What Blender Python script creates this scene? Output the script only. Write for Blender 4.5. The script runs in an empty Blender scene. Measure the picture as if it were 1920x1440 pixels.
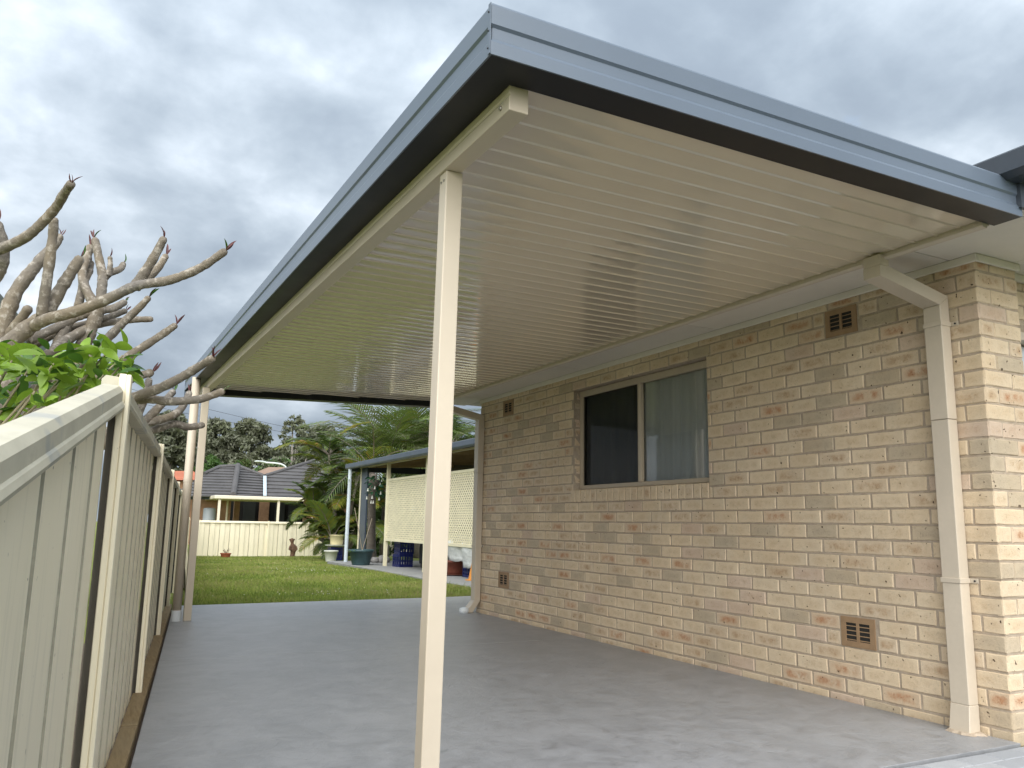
import bpy, math, random
import numpy as np
from mathutils import Vector, Matrix

random.seed(7)
rng = np.random.default_rng(11)
scene = bpy.context.scene
COL = scene.collection
R_ = math.radians

# ------------------------------------------------------------------ camera
YAW, PITCH, ROLL, FPX, CAMZ = R_(27.08946), R_(9.85696), R_(1.06408), 1529.6, 0.942
cy_, sy_, cp_, sp_ = math.cos(YAW), math.sin(YAW), math.cos(PITCH), math.sin(PITCH)
fwd = Vector((sy_ * cp_, cy_ * cp_, sp_))
rgt = Vector((cy_, -sy_, 0))
up = rgt.cross(fwd)
r2 = math.cos(ROLL) * rgt + math.sin(ROLL) * up
u2 = -math.sin(ROLL) * rgt + math.cos(ROLL) * up
CAM = Vector((0, 0, CAMZ))
cam_data = bpy.data.cameras.new('camera')
cam = bpy.data.objects.new('camera', cam_data)
COL.objects.link(cam)
mw = Matrix.Identity(4)
for i in range(3):
    mw[i][0], mw[i][1], mw[i][2], mw[i][3] = r2[i], u2[i], -fwd[i], CAM[i]
cam.matrix_world = mw
cam_data.sensor_width = 36.0
cam_data.lens = 36.0 * FPX / 1920.0
cam_data.clip_start = 0.05
cam_data.clip_end = 2000
scene.camera = cam

# ------------------------------------------------------------------ world, sun, exposure
SUN_EL, SUN_AZ = R_(40), R_(208)          # azimuth measured clockwise from +Y
world = bpy.data.worlds.new('World')
scene.world = world
world.use_nodes = True
wn, wl = world.node_tree.nodes, world.node_tree.links
wn.clear()


def wnode(t, **kw):
    n = wn.new(t)
    for k, v in kw.items():
        setattr(n, k, v)
    return n


out = wnode('ShaderNodeOutputWorld')
bg_sky = wnode('ShaderNodeBackground')
bg_cloud = wnode('ShaderNodeBackground')
mixw = wnode('ShaderNodeMixShader')
sky = wnode('ShaderNodeTexSky', sky_type='NISHITA')
sky.sun_disc = False
sky.sun_elevation = SUN_EL
sky.sun_rotation = SUN_AZ
bg_sky.inputs['Strength'].default_value = 0.12
wl.new(sky.outputs[0], bg_sky.inputs['Color'])
tc = wnode('ShaderNodeTexCoord')
sep = wnode('ShaderNodeSeparateXYZ')
wl.new(tc.outputs['Generated'], sep.inputs[0])


def wmath(op, a, b=None, clamp=False):
    n = wnode('ShaderNodeMath', operation=op)
    n.use_clamp = clamp
    for i, v in enumerate((a, b)):
        if v is None:
            continue
        if isinstance(v, (int, float)):
            n.inputs[i].default_value = v
        else:
            wl.new(v, n.inputs[i])
    return n.outputs[0]


zab = wmath('ADD', wmath('ABSOLUTE', sep.outputs[2]), 0.42)
cu = wmath('DIVIDE', sep.outputs[0], zab)
cv = wmath('DIVIDE', sep.outputs[1], zab)
comb = wnode('ShaderNodeCombineXYZ')
wl.new(cu, comb.inputs[0])
wl.new(cv, comb.inputs[1])


def wnoise(scale, detail, rough, dist, off):
    mp = wnode('ShaderNodeMapping')
    mp.inputs['Location'].default_value = off
    wl.new(comb.outputs[0], mp.inputs[0])
    n = wnode('ShaderNodeTexNoise')
    n.inputs['Scale'].default_value = scale
    n.inputs['Detail'].default_value = detail
    n.inputs['Roughness'].default_value = rough
    n.inputs['Distortion'].default_value = dist
    wl.new(mp.outputs[0], n.inputs['Vector'])
    return n.outputs[0]


big = wnoise(1.9, 8, 0.50, 0.0, (14.2, 2.7, 8.4))
fine = wnoise(5.6, 7, 0.52, 0.15, (26.0, 16.4, 2.7))
shade = wmath('ADD', wmath('MULTIPLY', big, 0.66), wmath('MULTIPLY', fine, 0.34))
ramp = wnode('ShaderNodeValToRGB')
ramp.color_ramp.interpolation = 'B_SPLINE'
els = ramp.color_ramp.elements
els[0].position, els[0].color = 0.37, (0.26, 0.315, 0.385, 1)
els[1].position, els[1].color = 0.62, (1.0, 1.03, 1.06, 1)
for pos, c in ((0.45, (0.345, 0.41, 0.485, 1)), (0.515, (0.47, 0.54, 0.615, 1)), (0.575, (0.66, 0.735, 0.82, 1))):
    e = els.new(pos)
    e.color = c
wl.new(shade, ramp.inputs[0])
wl.new(ramp.outputs[0], bg_cloud.inputs['Color'])
# overcast skies are brighter overhead than at the horizon (here 1 + sin elevation)
wl.new(wmath('MULTIPLY', wmath('ADD', wmath('MULTIPLY', wmath('ABSOLUTE', sep.outputs[2]), 1.0), 1.0), 0.40), bg_cloud.inputs['Strength'])
holes = wnoise(2.2, 5, 0.5, 0.3, (21.4, 7.7, 5.1))
hr = wnode('ShaderNodeMapRange')
hr.inputs['From Min'].default_value = 0.27
hr.inputs['From Max'].default_value = 0.33
wl.new(holes, hr.inputs['Value'])
wl.new(hr.outputs[0], mixw.inputs[0])
wl.new(bg_sky.outputs[0], mixw.inputs[1])
wl.new(bg_cloud.outputs[0], mixw.inputs[2])
wl.new(mixw.outputs[0], out.inputs[0])

sun_d = bpy.data.lights.new('sun', 'SUN')
sun_d.energy = 2.2
sun_d.angle = R_(80)
sun_d.color = (1.0, 0.975, 0.93)
sun = bpy.data.objects.new('sun', sun_d)
COL.objects.link(sun)
sdir = Vector((math.sin(SUN_AZ) * math.cos(SUN_EL), math.cos(SUN_AZ) * math.cos(SUN_EL), math.sin(SUN_EL)))
sun.rotation_euler = sdir.to_track_quat('Z', 'Y').to_euler()
sun.location = (0, -5, 12)

vs = scene.view_settings
vs.view_transform = 'Standard'
vs.look = 'None'
vs.exposure = 1.38
vs.gamma = 1.0
vs.use_curve_mapping = False
scene.cycles.use_denoising = True
scene.cycles.max_bounces = 6
scene.cycles.diffuse_bounces = 4
scene.cycles.glossy_bounces = 3
scene.cycles.transparent_max_bounces = 8
scene.cycles.adaptive_threshold = 0.02
scene.cycles.sample_clamp_indirect = 8


# ------------------------------------------------------------------ helpers: pixels of the photograph to places
def ray(px, py):
    return r2 * ((px - 960) / FPX) + u2 * (-(py - 720) / FPX) + fwd


def at_y(px, py, Y):
    r = ray(px, py)
    return CAM + r * (Y / r.y)


def at_x(px, py, X):
    r = ray(px, py)
    return CAM + r * (X / r.x)


def at_z(px, py, Z=0.0):
    r = ray(px, py)
    return CAM + r * ((Z - CAMZ) / r.z)


def on_plane(px, py, p0, n):
    r = ray(px, py)
    return CAM + r * ((Vector(p0) - CAM).dot(n) / r.dot(n))


# ------------------------------------------------------------------ helpers: materials
MATS = {}


class NT:
    def __init__(self, name):
        self.m = bpy.data.materials.new(name)
        self.m.use_nodes = True
        self.t = self.m.node_tree
        self.n, self.l = self.t.nodes, self.t.links
        self.b = self.n['Principled BSDF']
        self.o = self.n['Material Output']
        MATS[name] = self.m
        self.geo = None

    def node(self, t, **kw):
        n = self.n.new(t)
        for k, v in kw.items():
            setattr(n, k, v)
        return n

    def put(self, sock, v):
        if isinstance(v, bpy.types.NodeSocket):
            self.l.new(v, sock)
        elif v is not None:
            if isinstance(v, tuple) and len(v) == 3 and sock.type == 'RGBA':
                v = v + (1,)
            sock.default_value = v

    def pos(self, scale=(1, 1, 1), rot=(0, 0, 0)):
        if self.geo is None:
            self.geo = self.node('ShaderNodeNewGeometry')
        mp = self.node('ShaderNodeMapping')
        mp.inputs['Scale'].default_value = scale
        mp.inputs['Rotation'].default_value = rot
        self.l.new(self.geo.outputs['Position'], mp.inputs[0])
        return mp.outputs[0]

    def noise(self, scale, detail=4, rough=0.55, vec=None, dist=0.0, stretch=(1, 1, 1)):
        n = self.node('ShaderNodeTexNoise')
        n.inputs['Scale'].default_value = scale
        n.inputs['Detail'].default_value = detail
        n.inputs['Roughness'].default_value = rough
        n.inputs['Distortion'].default_value = dist
        self.l.new(vec or self.pos(stretch), n.inputs['Vector'])
        return n.outputs[0]

    def rng(self, v, a, b, c=0.0, d=1.0, smooth=False):
        n = self.node('ShaderNodeMapRange')
        if smooth:
            n.interpolation_type = 'SMOOTHSTEP'
        for k, x in zip(('Value', 'From Min', 'From Max', 'To Min', 'To Max'), (v, a, b, c, d)):
            self.put(n.inputs[k], x)
        return n.outputs[0]

    def mix(self, f, a, b, mode='MIX'):
        n = self.node('ShaderNodeMix', data_type='RGBA', blend_type=mode)
        self.put(n.inputs[0], f)
        self.put(n.inputs[6], a)
        self.put(n.inputs[7], b)
        return n.outputs[2]

    def math(self, op, a, b=None):
        n = self.node('ShaderNodeMath', operation=op)
        self.put(n.inputs[0], a)
        if b is not None:
            self.put(n.inputs[1], b)
        return n.outputs[0]

    def bump(self, h, strength=0.3, dist=0.01):
        n = self.node('ShaderNodeBump')
        n.inputs['Strength'].default_value = strength
        n.inputs['Distance'].default_value = dist
        self.l.new(h, n.inputs['Height'])
        self.l.new(n.outputs[0], self.b.inputs['Normal'])

    def fin(self, col, rough=0.5, spec=0.5, metallic=0.0):
        self.put(self.b.inputs['Base Color'], col)
        self.put(self.b.inputs['Roughness'], rough)
        self.put(self.b.inputs['Specular IOR Level'], spec)
        self.put(self.b.inputs['Metallic'], metallic)
        return self.m


def sc(c, k):
    return tuple(min(1.0, x * k) for x in c)


def plain(name, col, rough=0.5, var=0.12, scale=4.0, bump=0.0, bscale=60.0, spec=0.5, metallic=0.0, stretch=(1, 1, 1), bdist=0.004):
    t = NT(name)
    n1 = t.noise(scale, 5, 0.6, stretch=stretch)
    c = t.mix(t.rng(n1, 0.3, 0.7), sc(col, 1 - var), sc(col, 1 + var))
    n2 = t.noise(scale * 9, 3, 0.6, stretch=stretch)
    c = t.mix(t.rng(n2, 0.35, 0.7, 0.0, 0.35), c, sc(col, 1 - var * 1.6))
    r = t.rng(n1, 0.3, 0.7, max(0.03, rough - 0.06), min(1, rough + 0.08))
    if bump:
        t.bump(t.noise(bscale, 3, 0.6), bump, bdist)
    return t.fin(c, r, spec, metallic)


plain('cream_paint', (0.60, 0.52, 0.41), 0.38, 0.035, 3.0, 0.05, 30)
plain('cream_trim', (0.56, 0.485, 0.385), 0.45, 0.05, 5.0, 0.05, 40)
plain('soffit_white', (0.70, 0.655, 0.57), 0.75, 0.05, 2.0, 0.1, 90)
plain('eave_trim', (0.55, 0.52, 0.44), 0.7, 0.06, 4.0)
plain('gutter_dark', (0.05, 0.06, 0.075), 0.4, 0.1, 4.0)
plain('awning_cream', (0.68, 0.61, 0.48), 0.5, 0.08, 2.0)
plain('lattice_cream', (0.74, 0.68, 0.48), 0.6, 0.08, 4.0)
plain('white_plastic', (0.72, 0.76, 0.78), 0.45, 0.06, 6.0)
plain('white_pvc', (0.55, 0.62, 0.66), 0.45, 0.1, 4.0)
plain('blue_plastic', (0.008, 0.014, 0.10), 0.4, 0.2, 12.0)
plain('green_plastic', (0.035, 0.075, 0.085), 0.5, 0.25, 7.0)
plain('pale_plastic', (0.55, 0.56, 0.5), 0.6, 0.12, 9.0)
plain('cream_plastic', (0.70, 0.62, 0.36), 0.55, 0.1, 9.0)
plain('terracotta', (0.30, 0.085, 0.035), 0.8, 0.2, 14.0, 0.2, 80)
plain('rust_pot', (0.16, 0.045, 0.025), 0.6, 0.2, 9.0)
plain('black_plastic', (0.014, 0.015, 0.015), 0.45, 0.2, 8.0)
plain('room_paint', (0.30, 0.29, 0.27), 0.8, 0.1, 2.0)
plain('charcoal', (0.025, 0.028, 0.028), 0.6, 0.2, 6.0)
plain('bag_plastic', (0.72, 0.74, 0.73), 0.35, 0.08, 7.0, 0.8, 14.0, bdist=0.03)
plain('orange_cone', (0.62, 0.26, 0.05), 0.6, 0.15, 9.0)
plain('statue_clay', (0.13, 0.07, 0.04), 0.8, 0.35, 25.0, 0.3, 60)
plain('stake', (0.30, 0.25, 0.18), 0.8, 0.2, 9.0)
plain('blue_steel', (0.05, 0.066, 0.09), 0.35, 0.08, 3.0)
plain('dark_green_paint', (0.012, 0.028, 0.026), 0.5, 0.2, 3.0)
plain('grey_wall', (0.22, 0.24, 0.25), 0.8, 0.12, 3.0)
plain('tank_grey', (0.33, 0.36, 0.39), 0.5, 0.08, 3.0)
plain('far_orange_roof', (0.42, 0.13, 0.065), 0.85, 0.2, 1.5)
plain('far_brown_roof', (0.27, 0.18, 0.13), 0.85, 0.15, 1.5)
plain('far_brick', (0.36, 0.21, 0.13), 0.9, 0.2, 6.0)
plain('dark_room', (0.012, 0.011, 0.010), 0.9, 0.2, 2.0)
plain('valley_metal', (0.42, 0.50, 0.54), 0.4, 0.08, 2.0)
plain('lamp_white', (0.62, 0.66, 0.64), 0.5, 0.05, 3.0)
plain('screw_metal', (0.32, 0.30, 0.26), 0.35, 0.1, 30.0, metallic=0.6)
plain('rivet_dark', (0.02, 0.022, 0.026), 0.4, 0.1, 30.0)
plain('vent_brown', (0.31, 0.20, 0.11), 0.75, 0.12, 20.0, 0.2, 120)
plain('dark_gap', (0.02, 0.018, 0.015), 0.95, 0.2, 9.0)
plain('patio_concrete', (0.27, 0.27, 0.26), 0.85, 0.15, 3.0, 0.2, 40)
plain('garage_door', (0.55, 0.58, 0.60), 0.5, 0.04, 2.0)
plain('window_frame', (0.46, 0.385, 0.285), 0.42, 0.06, 8.0)
plain('cable_black', (0.02, 0.02, 0.02), 0.6, 0.1, 1.0)
plain('patio_ceiling', (0.42, 0.31, 0.16), 0.7, 0.15, 2.0)
plain('soil', (0.07, 0.05, 0.035), 0.95, 0.3, 6.0, 0.5, 40)
plain('stone_grey', (0.27, 0.26, 0.25), 0.9, 0.25, 7.0, 0.5, 30)
plain('palm_trunk', (0.17, 0.145, 0.12), 0.9, 0.25, 6.0, 0.5, 18, stretch=(1, 1, 5))
plain('gum_bark', (0.30, 0.27, 0.24), 0.9, 0.3, 1.2)
plain('dark_bark', (0.10, 0.085, 0.07), 0.9, 0.3, 2.0)
plain('shrub_stem', (0.24, 0.21, 0.13), 0.8, 0.2, 15.0)
plain('bud_red', (0.10, 0.028, 0.028), 0.55, 0.3, 30.0)


def leafmat(name, col, var=0.3, rough=0.5, trans=0.35, scale=3.0):
    t = NT(name)
    oi = t.node('ShaderNodeObjectInfo')
    n1 = t.noise(scale, 3, 0.6)
    c = t.mix(t.rng(n1, 0.3, 0.7), sc(col, 1 - var), sc(col, 1 + var))
    c = t.mix(t.math('MULTIPLY', oi.outputs['Random'], 0.5), c, sc(col, 0.62))
    t.fin(c, rough, 0.4)
    tr = t.node('ShaderNodeBsdfTranslucent')
    t.l.new(t.mix(0.5, c, (col[0] * 1.2, col[1] * 1.25, col[2] * 0.6)), tr.inputs['Color'])
    mx = t.node('ShaderNodeMixShader')
    mx.inputs[0].default_value = trans
    t.l.new(t.b.outputs[0], mx.inputs[1])
    t.l.new(tr.outputs[0], mx.inputs[2])
    t.l.new(mx.outputs[0], t.o.inputs[0])
    return t.m


leafmat('leaf_bright', (0.21, 0.34, 0.04), 0.3, 0.38, 0.35, 9.0)
leafmat('leaf_deep', (0.055, 0.13, 0.022), 0.3, 0.38, 0.3, 9.0)
leafmat('gum_leaf', (0.115, 0.128, 0.075), 0.4, 0.6, 0.2, 0.5)
leafmat('gum_leaf_pale', (0.17, 0.18, 0.125), 0.35, 0.6, 0.2, 0.5)
leafmat('tree_green', (0.065, 0.13, 0.03), 0.4, 0.55, 0.25, 0.6)
leafmat('tree_olive', (0.075, 0.095, 0.028), 0.4, 0.55, 0.25, 0.6)
leafmat('palm_green', (0.12, 0.175, 0.042), 0.35, 0.42, 0.3, 2.0)
leafmat('palm_grey', (0.19, 0.205, 0.11), 0.3, 0.42, 0.25, 2.0)
leafmat('palm_yellow', (0.17, 0.19, 0.03), 0.4, 0.42, 0.35, 2.0)
leafmat('palm_gold', (0.30, 0.20, 0.04), 0.35, 0.45, 0.35, 2.0)
leafmat('palm_dark', (0.05, 0.082, 0.022), 0.35, 0.45, 0.2, 2.0)
leafmat('grass_blade', (0.30, 0.37, 0.075), 0.3, 0.6, 0.35, 1.2)
leafmat('hang_leaf', (0.03, 0.10, 0.05), 0.3, 0.45, 0.25, 4.0)
leafmat('petal_white', (0.70, 0.70, 0.66), 0.1, 0.6, 0.3, 4.0)

# carport fascia and gutters: dark blue-grey painted steel
t = NT('fascia_steel')
n1 = t.noise(1.2, 4, 0.5)
n2 = t.noise(70, 2, 0.5)
c = t.mix(t.rng(n1, 0.3, 0.7), (0.10, 0.128, 0.17), (0.115, 0.146, 0.192))
c = t.mix(t.rng(n2, 0.73, 0.78, 0, 0.5), c, (0.05, 0.06, 0.08))
t.fin(c, t.rng(n1, 0.3, 0.7, 0.28, 0.36), 0.7, 0.0)
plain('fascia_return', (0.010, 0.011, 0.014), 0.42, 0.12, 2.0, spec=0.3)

# ceiling sheets: glossy cream steel with slight oil-canning
t = NT('ceiling_steel')
n1 = t.noise(0.8, 3, 0.5)
c = t.mix(t.rng(n1, 0.3, 0.7), (0.69, 0.595, 0.455), (0.73, 0.63, 0.485))
wv = t.noise(2.2, 2, 0.5, stretch=(0.9, 2.6, 1))
wf = t.noise(9.0, 1, 0.5, stretch=(0.35, 1.6, 1))
t.bump(t.math('ADD', wv, t.math('MULTIPLY', wf, 0.25)), 0.13, 0.02)
t.fin(c, 0.03, 1.0)
t.b.inputs['Coat Weight'].default_value = 0.7
t.b.inputs['Coat Roughness'].default_value = 0.02

# fence sheets: cream steel with dirt specks, streaks and fading
t = NT('fence_cream')
n1 = t.noise(1.6, 5, 0.6)
st = t.noise(7, 4, 0.65, stretch=(3, 3, 0.25))
sp = t.noise(40, 2, 0.5)
c = t.mix(t.rng(n1, 0.3, 0.7), (0.82, 0.745, 0.56), (0.86, 0.785, 0.60))
c = t.mix(t.rng(st, 0.52, 0.72, 0, 0.5), c, (0.56, 0.515, 0.38))
c = t.mix(t.rng(sp, 0.735, 0.77, 0, 0.8), c, (0.10, 0.085, 0.05))
t.fin(c, t.rng(n1, 0.3, 0.7, 0.42, 0.55), 0.45)

t = NT('fence_rail')
n1 = t.noise(5, 6, 0.65)
n2 = t.noise(14, 5, 0.65, stretch=(1, 0.5, 1))
n3 = t.noise(3.2, 4, 0.6)
c = t.mix(t.rng(n1, 0.35, 0.65), (0.43, 0.405, 0.315), (0.53, 0.50, 0.395))
c = t.mix(t.rng(n2, 0.58, 0.72, 0, 0.7), c, (0.40, 0.37, 0.29))
c = t.mix(t.rng(n3, 0.61, 0.66, 0, 0.55), c, (0.26, 0.28, 0.29))
t.fin(c, 0.55, 0.4)

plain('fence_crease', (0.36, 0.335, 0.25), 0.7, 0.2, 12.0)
t = NT('fence_dark_side')  # dark brown side of the post channel, mottled in vertical streaks
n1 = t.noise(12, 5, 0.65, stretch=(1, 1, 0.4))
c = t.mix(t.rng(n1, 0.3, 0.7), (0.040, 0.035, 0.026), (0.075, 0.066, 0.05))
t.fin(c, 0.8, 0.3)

# bricks: shared look with a mottled face; uv runs 0..1 over each face
BR = {
    'brick_cream': ((0.665, 0.545, 0.39), (0.54, 0.405, 0.26), 0.5),
    'brick_tan': ((0.63, 0.515, 0.375), (0.44, 0.295, 0.175), 0.75),
    'brick_orange': ((0.61, 0.485, 0.35), (0.44, 0.21, 0.10), 0.8),
    'brick_grey': ((0.51, 0.425, 0.31), (0.41, 0.335, 0.245), 0.5),
    'brick_pink': ((0.60, 0.475, 0.365), (0.49, 0.345, 0.24), 0.5),
}
for nm, (base, blotch, amt) in BR.items():
    t = NT(nm)
    uvn = t.node('ShaderNodeUVMap')
    sx = t.node('ShaderNodeSeparateXYZ')
    t.l.new(uvn.outputs[0], sx.inputs[0])
    ex = t.math('SUBTRACT', 1.0, t.math('ABSOLUTE', t.math('SUBTRACT', t.math('MULTIPLY', sx.outputs[0], 2.0), 1.0)))
    ey = t.math('SUBTRACT', 1.0, t.math('ABSOLUTE', t.math('SUBTRACT', t.math('MULTIPLY', sx.outputs[1], 2.0), 1.0)))
    e = t.math('MULTIPLY', t.rng(ex, 0.05, 0.55, smooth=True), t.rng(ey, 0.12, 0.8, smooth=True))
    nz = t.noise(16, 4, 0.65)
    ng = t.noise(62, 4, 0.75)
    nl = t.noise(2.3, 3, 0.5)
    nk = t.noise(5.2, 2, 0.5)
    c = t.mix(t.rng(nl, 0.3, 0.7), sc(base, 0.90), sc(base, 1.09))
    c = t.mix(t.rng(nk, 0.35, 0.65, 0, 0.35), c, (base[0] * 0.95, base[1] * 0.86, base[2] * 0.74))
    f = t.math('MULTIPLY', e, t.rng(nz, 0.36, 0.62, 0, amt))
    c = t.mix(f, c, blotch)
    f2 = t.math('MULTIPLY', t.math('MULTIPLY', e, t.rng(ng, 0.5, 0.66, 0, amt)), t.rng(nz, 0.35, 0.55))
    c = t.mix(f2, c, sc(blotch, 0.72))
    c = t.mix(t.rng(ng, 0.30, 0.46, 0.6, 0.0), c, sc(base, 0.66))
    pit = t.noise(42, 2, 0.5)
    pm = t.rng(pit, 0.705, 0.74)
    c = t.mix(t.math('MULTIPLY', pm, 0.9), c, (0.055, 0.032, 0.018))
    hgt = t.math('SUBTRACT', t.math('ADD', t.math('MULTIPLY', ng, 0.5), t.math('MULTIPLY', nz, 0.5)), t.math('MULTIPLY', pm, 1.5))
    t.bump(hgt, 0.8, 0.007)
    t.fin(c, 0.92, 0.2)

t = NT('mortar')
n1 = t.noise(30, 5, 0.65)
n2 = t.noise(3, 3, 0.5)
c = t.mix(t.rng(n1, 0.3, 0.7), (0.36, 0.29, 0.22), (0.49, 0.41, 0.32))
c = t.mix(t.rng(n2, 0.4, 0.7, 0, 0.4), c, (0.24, 0.19, 0.145))
t.bump(n1, 0.6, 0.006)
t.fin(c, 0.95, 0.15)

# trowelled blue-grey concrete
t = NT('concrete')
w1 = t.noise(3.6, 7, 0.68, dist=0.6)
w2 = t.noise(9.0, 7, 0.70, dist=0.7)
w3 = t.noise(0.55, 3, 0.5)
g1 = t.noise(160, 3, 0.7)
c = t.mix(t.rng(w1, 0.40, 0.60), (0.255, 0.26, 0.276), (0.315, 0.32, 0.338))
c = t.mix(t.rng(w2, 0.50, 0.66, 0, 0.5), c, (0.36, 0.366, 0.388))
c = t.mix(t.rng(w2, 0.32, 0.47, 0.5, 0.0), c, (0.15, 0.155, 0.168))
c = t.mix(t.rng(w3, 0.35, 0.65, 0, 0.25), c, (0.30, 0.305, 0.30))
sp = t.noise(30, 2, 0.5)
c = t.mix(t.rng(sp, 0.73, 0.76, 0, 0.6), c, (0.10, 0.10, 0.105))
sc2 = t.noise(11, 3, 0.6, stretch=(1, 4, 1), dist=0.4)
c = t.mix(t.rng(sc2, 0.74, 0.77, 0, 0.6), c, (0.62, 0.62, 0.63))
c = t.mix(t.rng(g1, 0.3, 0.7, 0, 0.14), c, (0.18, 0.19, 0.2))
t.bump(t.math('ADD', t.math('MULTIPLY', w2, 1.0), t.math('MULTIPLY', g1, 0.12)), 0.6, 0.012)
t.fin(c, t.rng(w2, 0.3, 0.7, 0.30, 0.48), 0.55)

t = NT('paver')
n1 = t.noise(9, 4, 0.6)
g1 = t.noise(190, 3, 0.7)
oi = t.node('ShaderNodeObjectInfo')
c = t.mix(oi.outputs['Random'], (0.33, 0.345, 0.37), (0.45, 0.46, 0.475))
c = t.mix(t.rng(n1, 0.35, 0.7, 0, 0.4), c, (0.28, 0.29, 0.31))
c = t.mix(t.rng(g1, 0.35, 0.7, 0, 0.25), c, (0.2, 0.21, 0.22))
t.bump(g1, 0.4, 0.002)
t.fin(c, 0.85, 0.3)

t = NT('timber')
n1 = t.noise(5, 6, 0.65, stretch=(14, 1.2, 14))
n2 = t.noise(2.0, 3, 0.5)
oi = t.node('ShaderNodeObjectInfo')
c = t.mix(t.rng(n1, 0.3, 0.7), (0.185, 0.125, 0.062), (0.33, 0.25, 0.14))
c = t.mix(t.rng(n2, 0.4, 0.7, 0, 0.4), c, (0.26, 0.225, 0.155))
c = t.mix(t.math('MULTIPLY', oi.outputs['Random'], 0.35), c, (0.16, 0.115, 0.06))
t.bump(n1, 0.5, 0.004)
t.fin(c, 0.85, 0.2)

# lawn soil and thatch under the blades
t = NT('lawn_ground')
n1 = t.noise(0.5, 4, 0.6)
n2 = t.noise(6, 5, 0.65)
n3 = t.noise(60, 3, 0.6)
c = t.mix(t.rng(n1, 0.35, 0.65), (0.17, 0.22, 0.045), (0.23, 0.255, 0.075))
c = t.mix(t.rng(n2, 0.45, 0.7, 0, 0.6), c, (0.27, 0.25, 0.095))
c = t.mix(t.rng(n3, 0.4, 0.7, 0, 0.5), c, (0.05, 0.075, 0.02))
t.bump(n3, 0.8, 0.03)
t.fin(c, 0.95, 0.1)

t = NT('roof_tile')
n1 = t.noise(1.4, 4, 0.6)
n2 = t.noise(9, 3, 0.6)
c = t.mix(t.rng(n1, 0.35, 0.65), (0.070, 0.067, 0.068), (0.098, 0.094, 0.095))
c = t.mix(t.rng(n2, 0.5, 0.7, 0, 0.4), c, (0.125, 0.12, 0.12))
t.fin(c, 0.75, 0.4)

# frangipani bark: grey with tan flushes and ring scars
t = NT('frangipani_bark')
n1 = t.noise(3.0, 4, 0.6)
n2 = t.noise(28, 4, 0.65)
n3 = t.noise(75, 2, 0.6)
c = t.mix(t.rng(n1, 0.36, 0.64), (0.165, 0.15, 0.135), (0.20, 0.165, 0.12))
c = t.mix(t.rng(n2, 0.52, 0.66, 0, 0.8), c, (0.43, 0.39, 0.34))
c = t.mix(t.rng(n2, 0.30, 0.42, 0.6, 0.0), c, (0.115, 0.095, 0.08))
t.bump(t.math('ADD', n2, t.math('MULTIPLY', n3, 0.4)), 0.7, 0.008)
t.fin(c, 0.8, 0.25)

# glass: thin pane, part mirror, part see-through
t = NT('window_glass')
t.n.remove(t.b)
fr = t.node('ShaderNodeFresnel')
fr.inputs[0].default_value = 1.5
tr = t.node('ShaderNodeBsdfTransparent')
tr.inputs[0].default_value = (0.80, 0.82, 0.82, 1)
gl = t.node('ShaderNodeBsdfGlossy')
gl.inputs['Roughness'].default_value = 0.015
mx = t.node('ShaderNodeMixShader')
t.l.new(t.rng(fr.outputs[0], 0.0, 1.0, 0.03, 1.0), mx.inputs[0])
t.l.new(tr.outputs[0], mx.inputs[1])
t.l.new(gl.outputs[0], mx.inputs[2])
t.l.new(mx.outputs[0], t.o.inputs[0])

t = NT('fly_screen')
t.n.remove(t.b)
tr = t.node('ShaderNodeBsdfTransparent')
tr.inputs[0].default_value = (0.6, 0.6, 0.6, 1)
df = t.node('ShaderNodeBsdfDiffuse')
df.inputs[0].default_value = (0.012, 0.012, 0.012, 1)
mx = t.node('ShaderNodeMixShader')
mx.inputs[0].default_value = 0.38
t.l.new(tr.outputs[0], mx.inputs[1])
t.l.new(df.outputs[0], mx.inputs[2])
t.l.new(mx.outputs[0], t.o.inputs[0])

t = NT('curtain')
n1 = t.noise(4, 3, 0.5, stretch=(1, 3, 0.15))
t.fin(t.mix(t.rng(n1, 0.3, 0.7), (0.68, 0.69, 0.68), (0.80, 0.81, 0.79)), 0.9, 0.1)

# ------------------------------------------------------------------ helpers: meshes and objects
ORIG = {}


def thing(name, label, cat, loc=(0, 0, 0), group=None):
    o = bpy.data.objects.new(name, None)
    COL.objects.link(o)
    o.location = loc
    o.empty_display_size = 0.2
    o['label'] = label
    o['category'] = cat
    if group:
        o['group'] = group
    ORIG[o.name] = Vector(loc)
    return o


def tag(o, label, cat, group=None):
    o['label'] = label
    o['category'] = cat
    if group:
        o['group'] = group
    return o


def link(name, me, parent=None, loc=None):
    """link a mesh given in world coordinates relative to its parent's origin"""
    o = bpy.data.objects.new(name, me)
    COL.objects.link(o)
    if parent is not None:
        o.parent = parent
        base = ORIG[parent.name]
    else:
        base = Vector((0, 0, 0))
    if loc is not None:
        o.location = Vector(loc) - base
        ORIG[o.name] = Vector(loc)
    else:
        ORIG[o.name] = base.copy()
    return o


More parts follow.
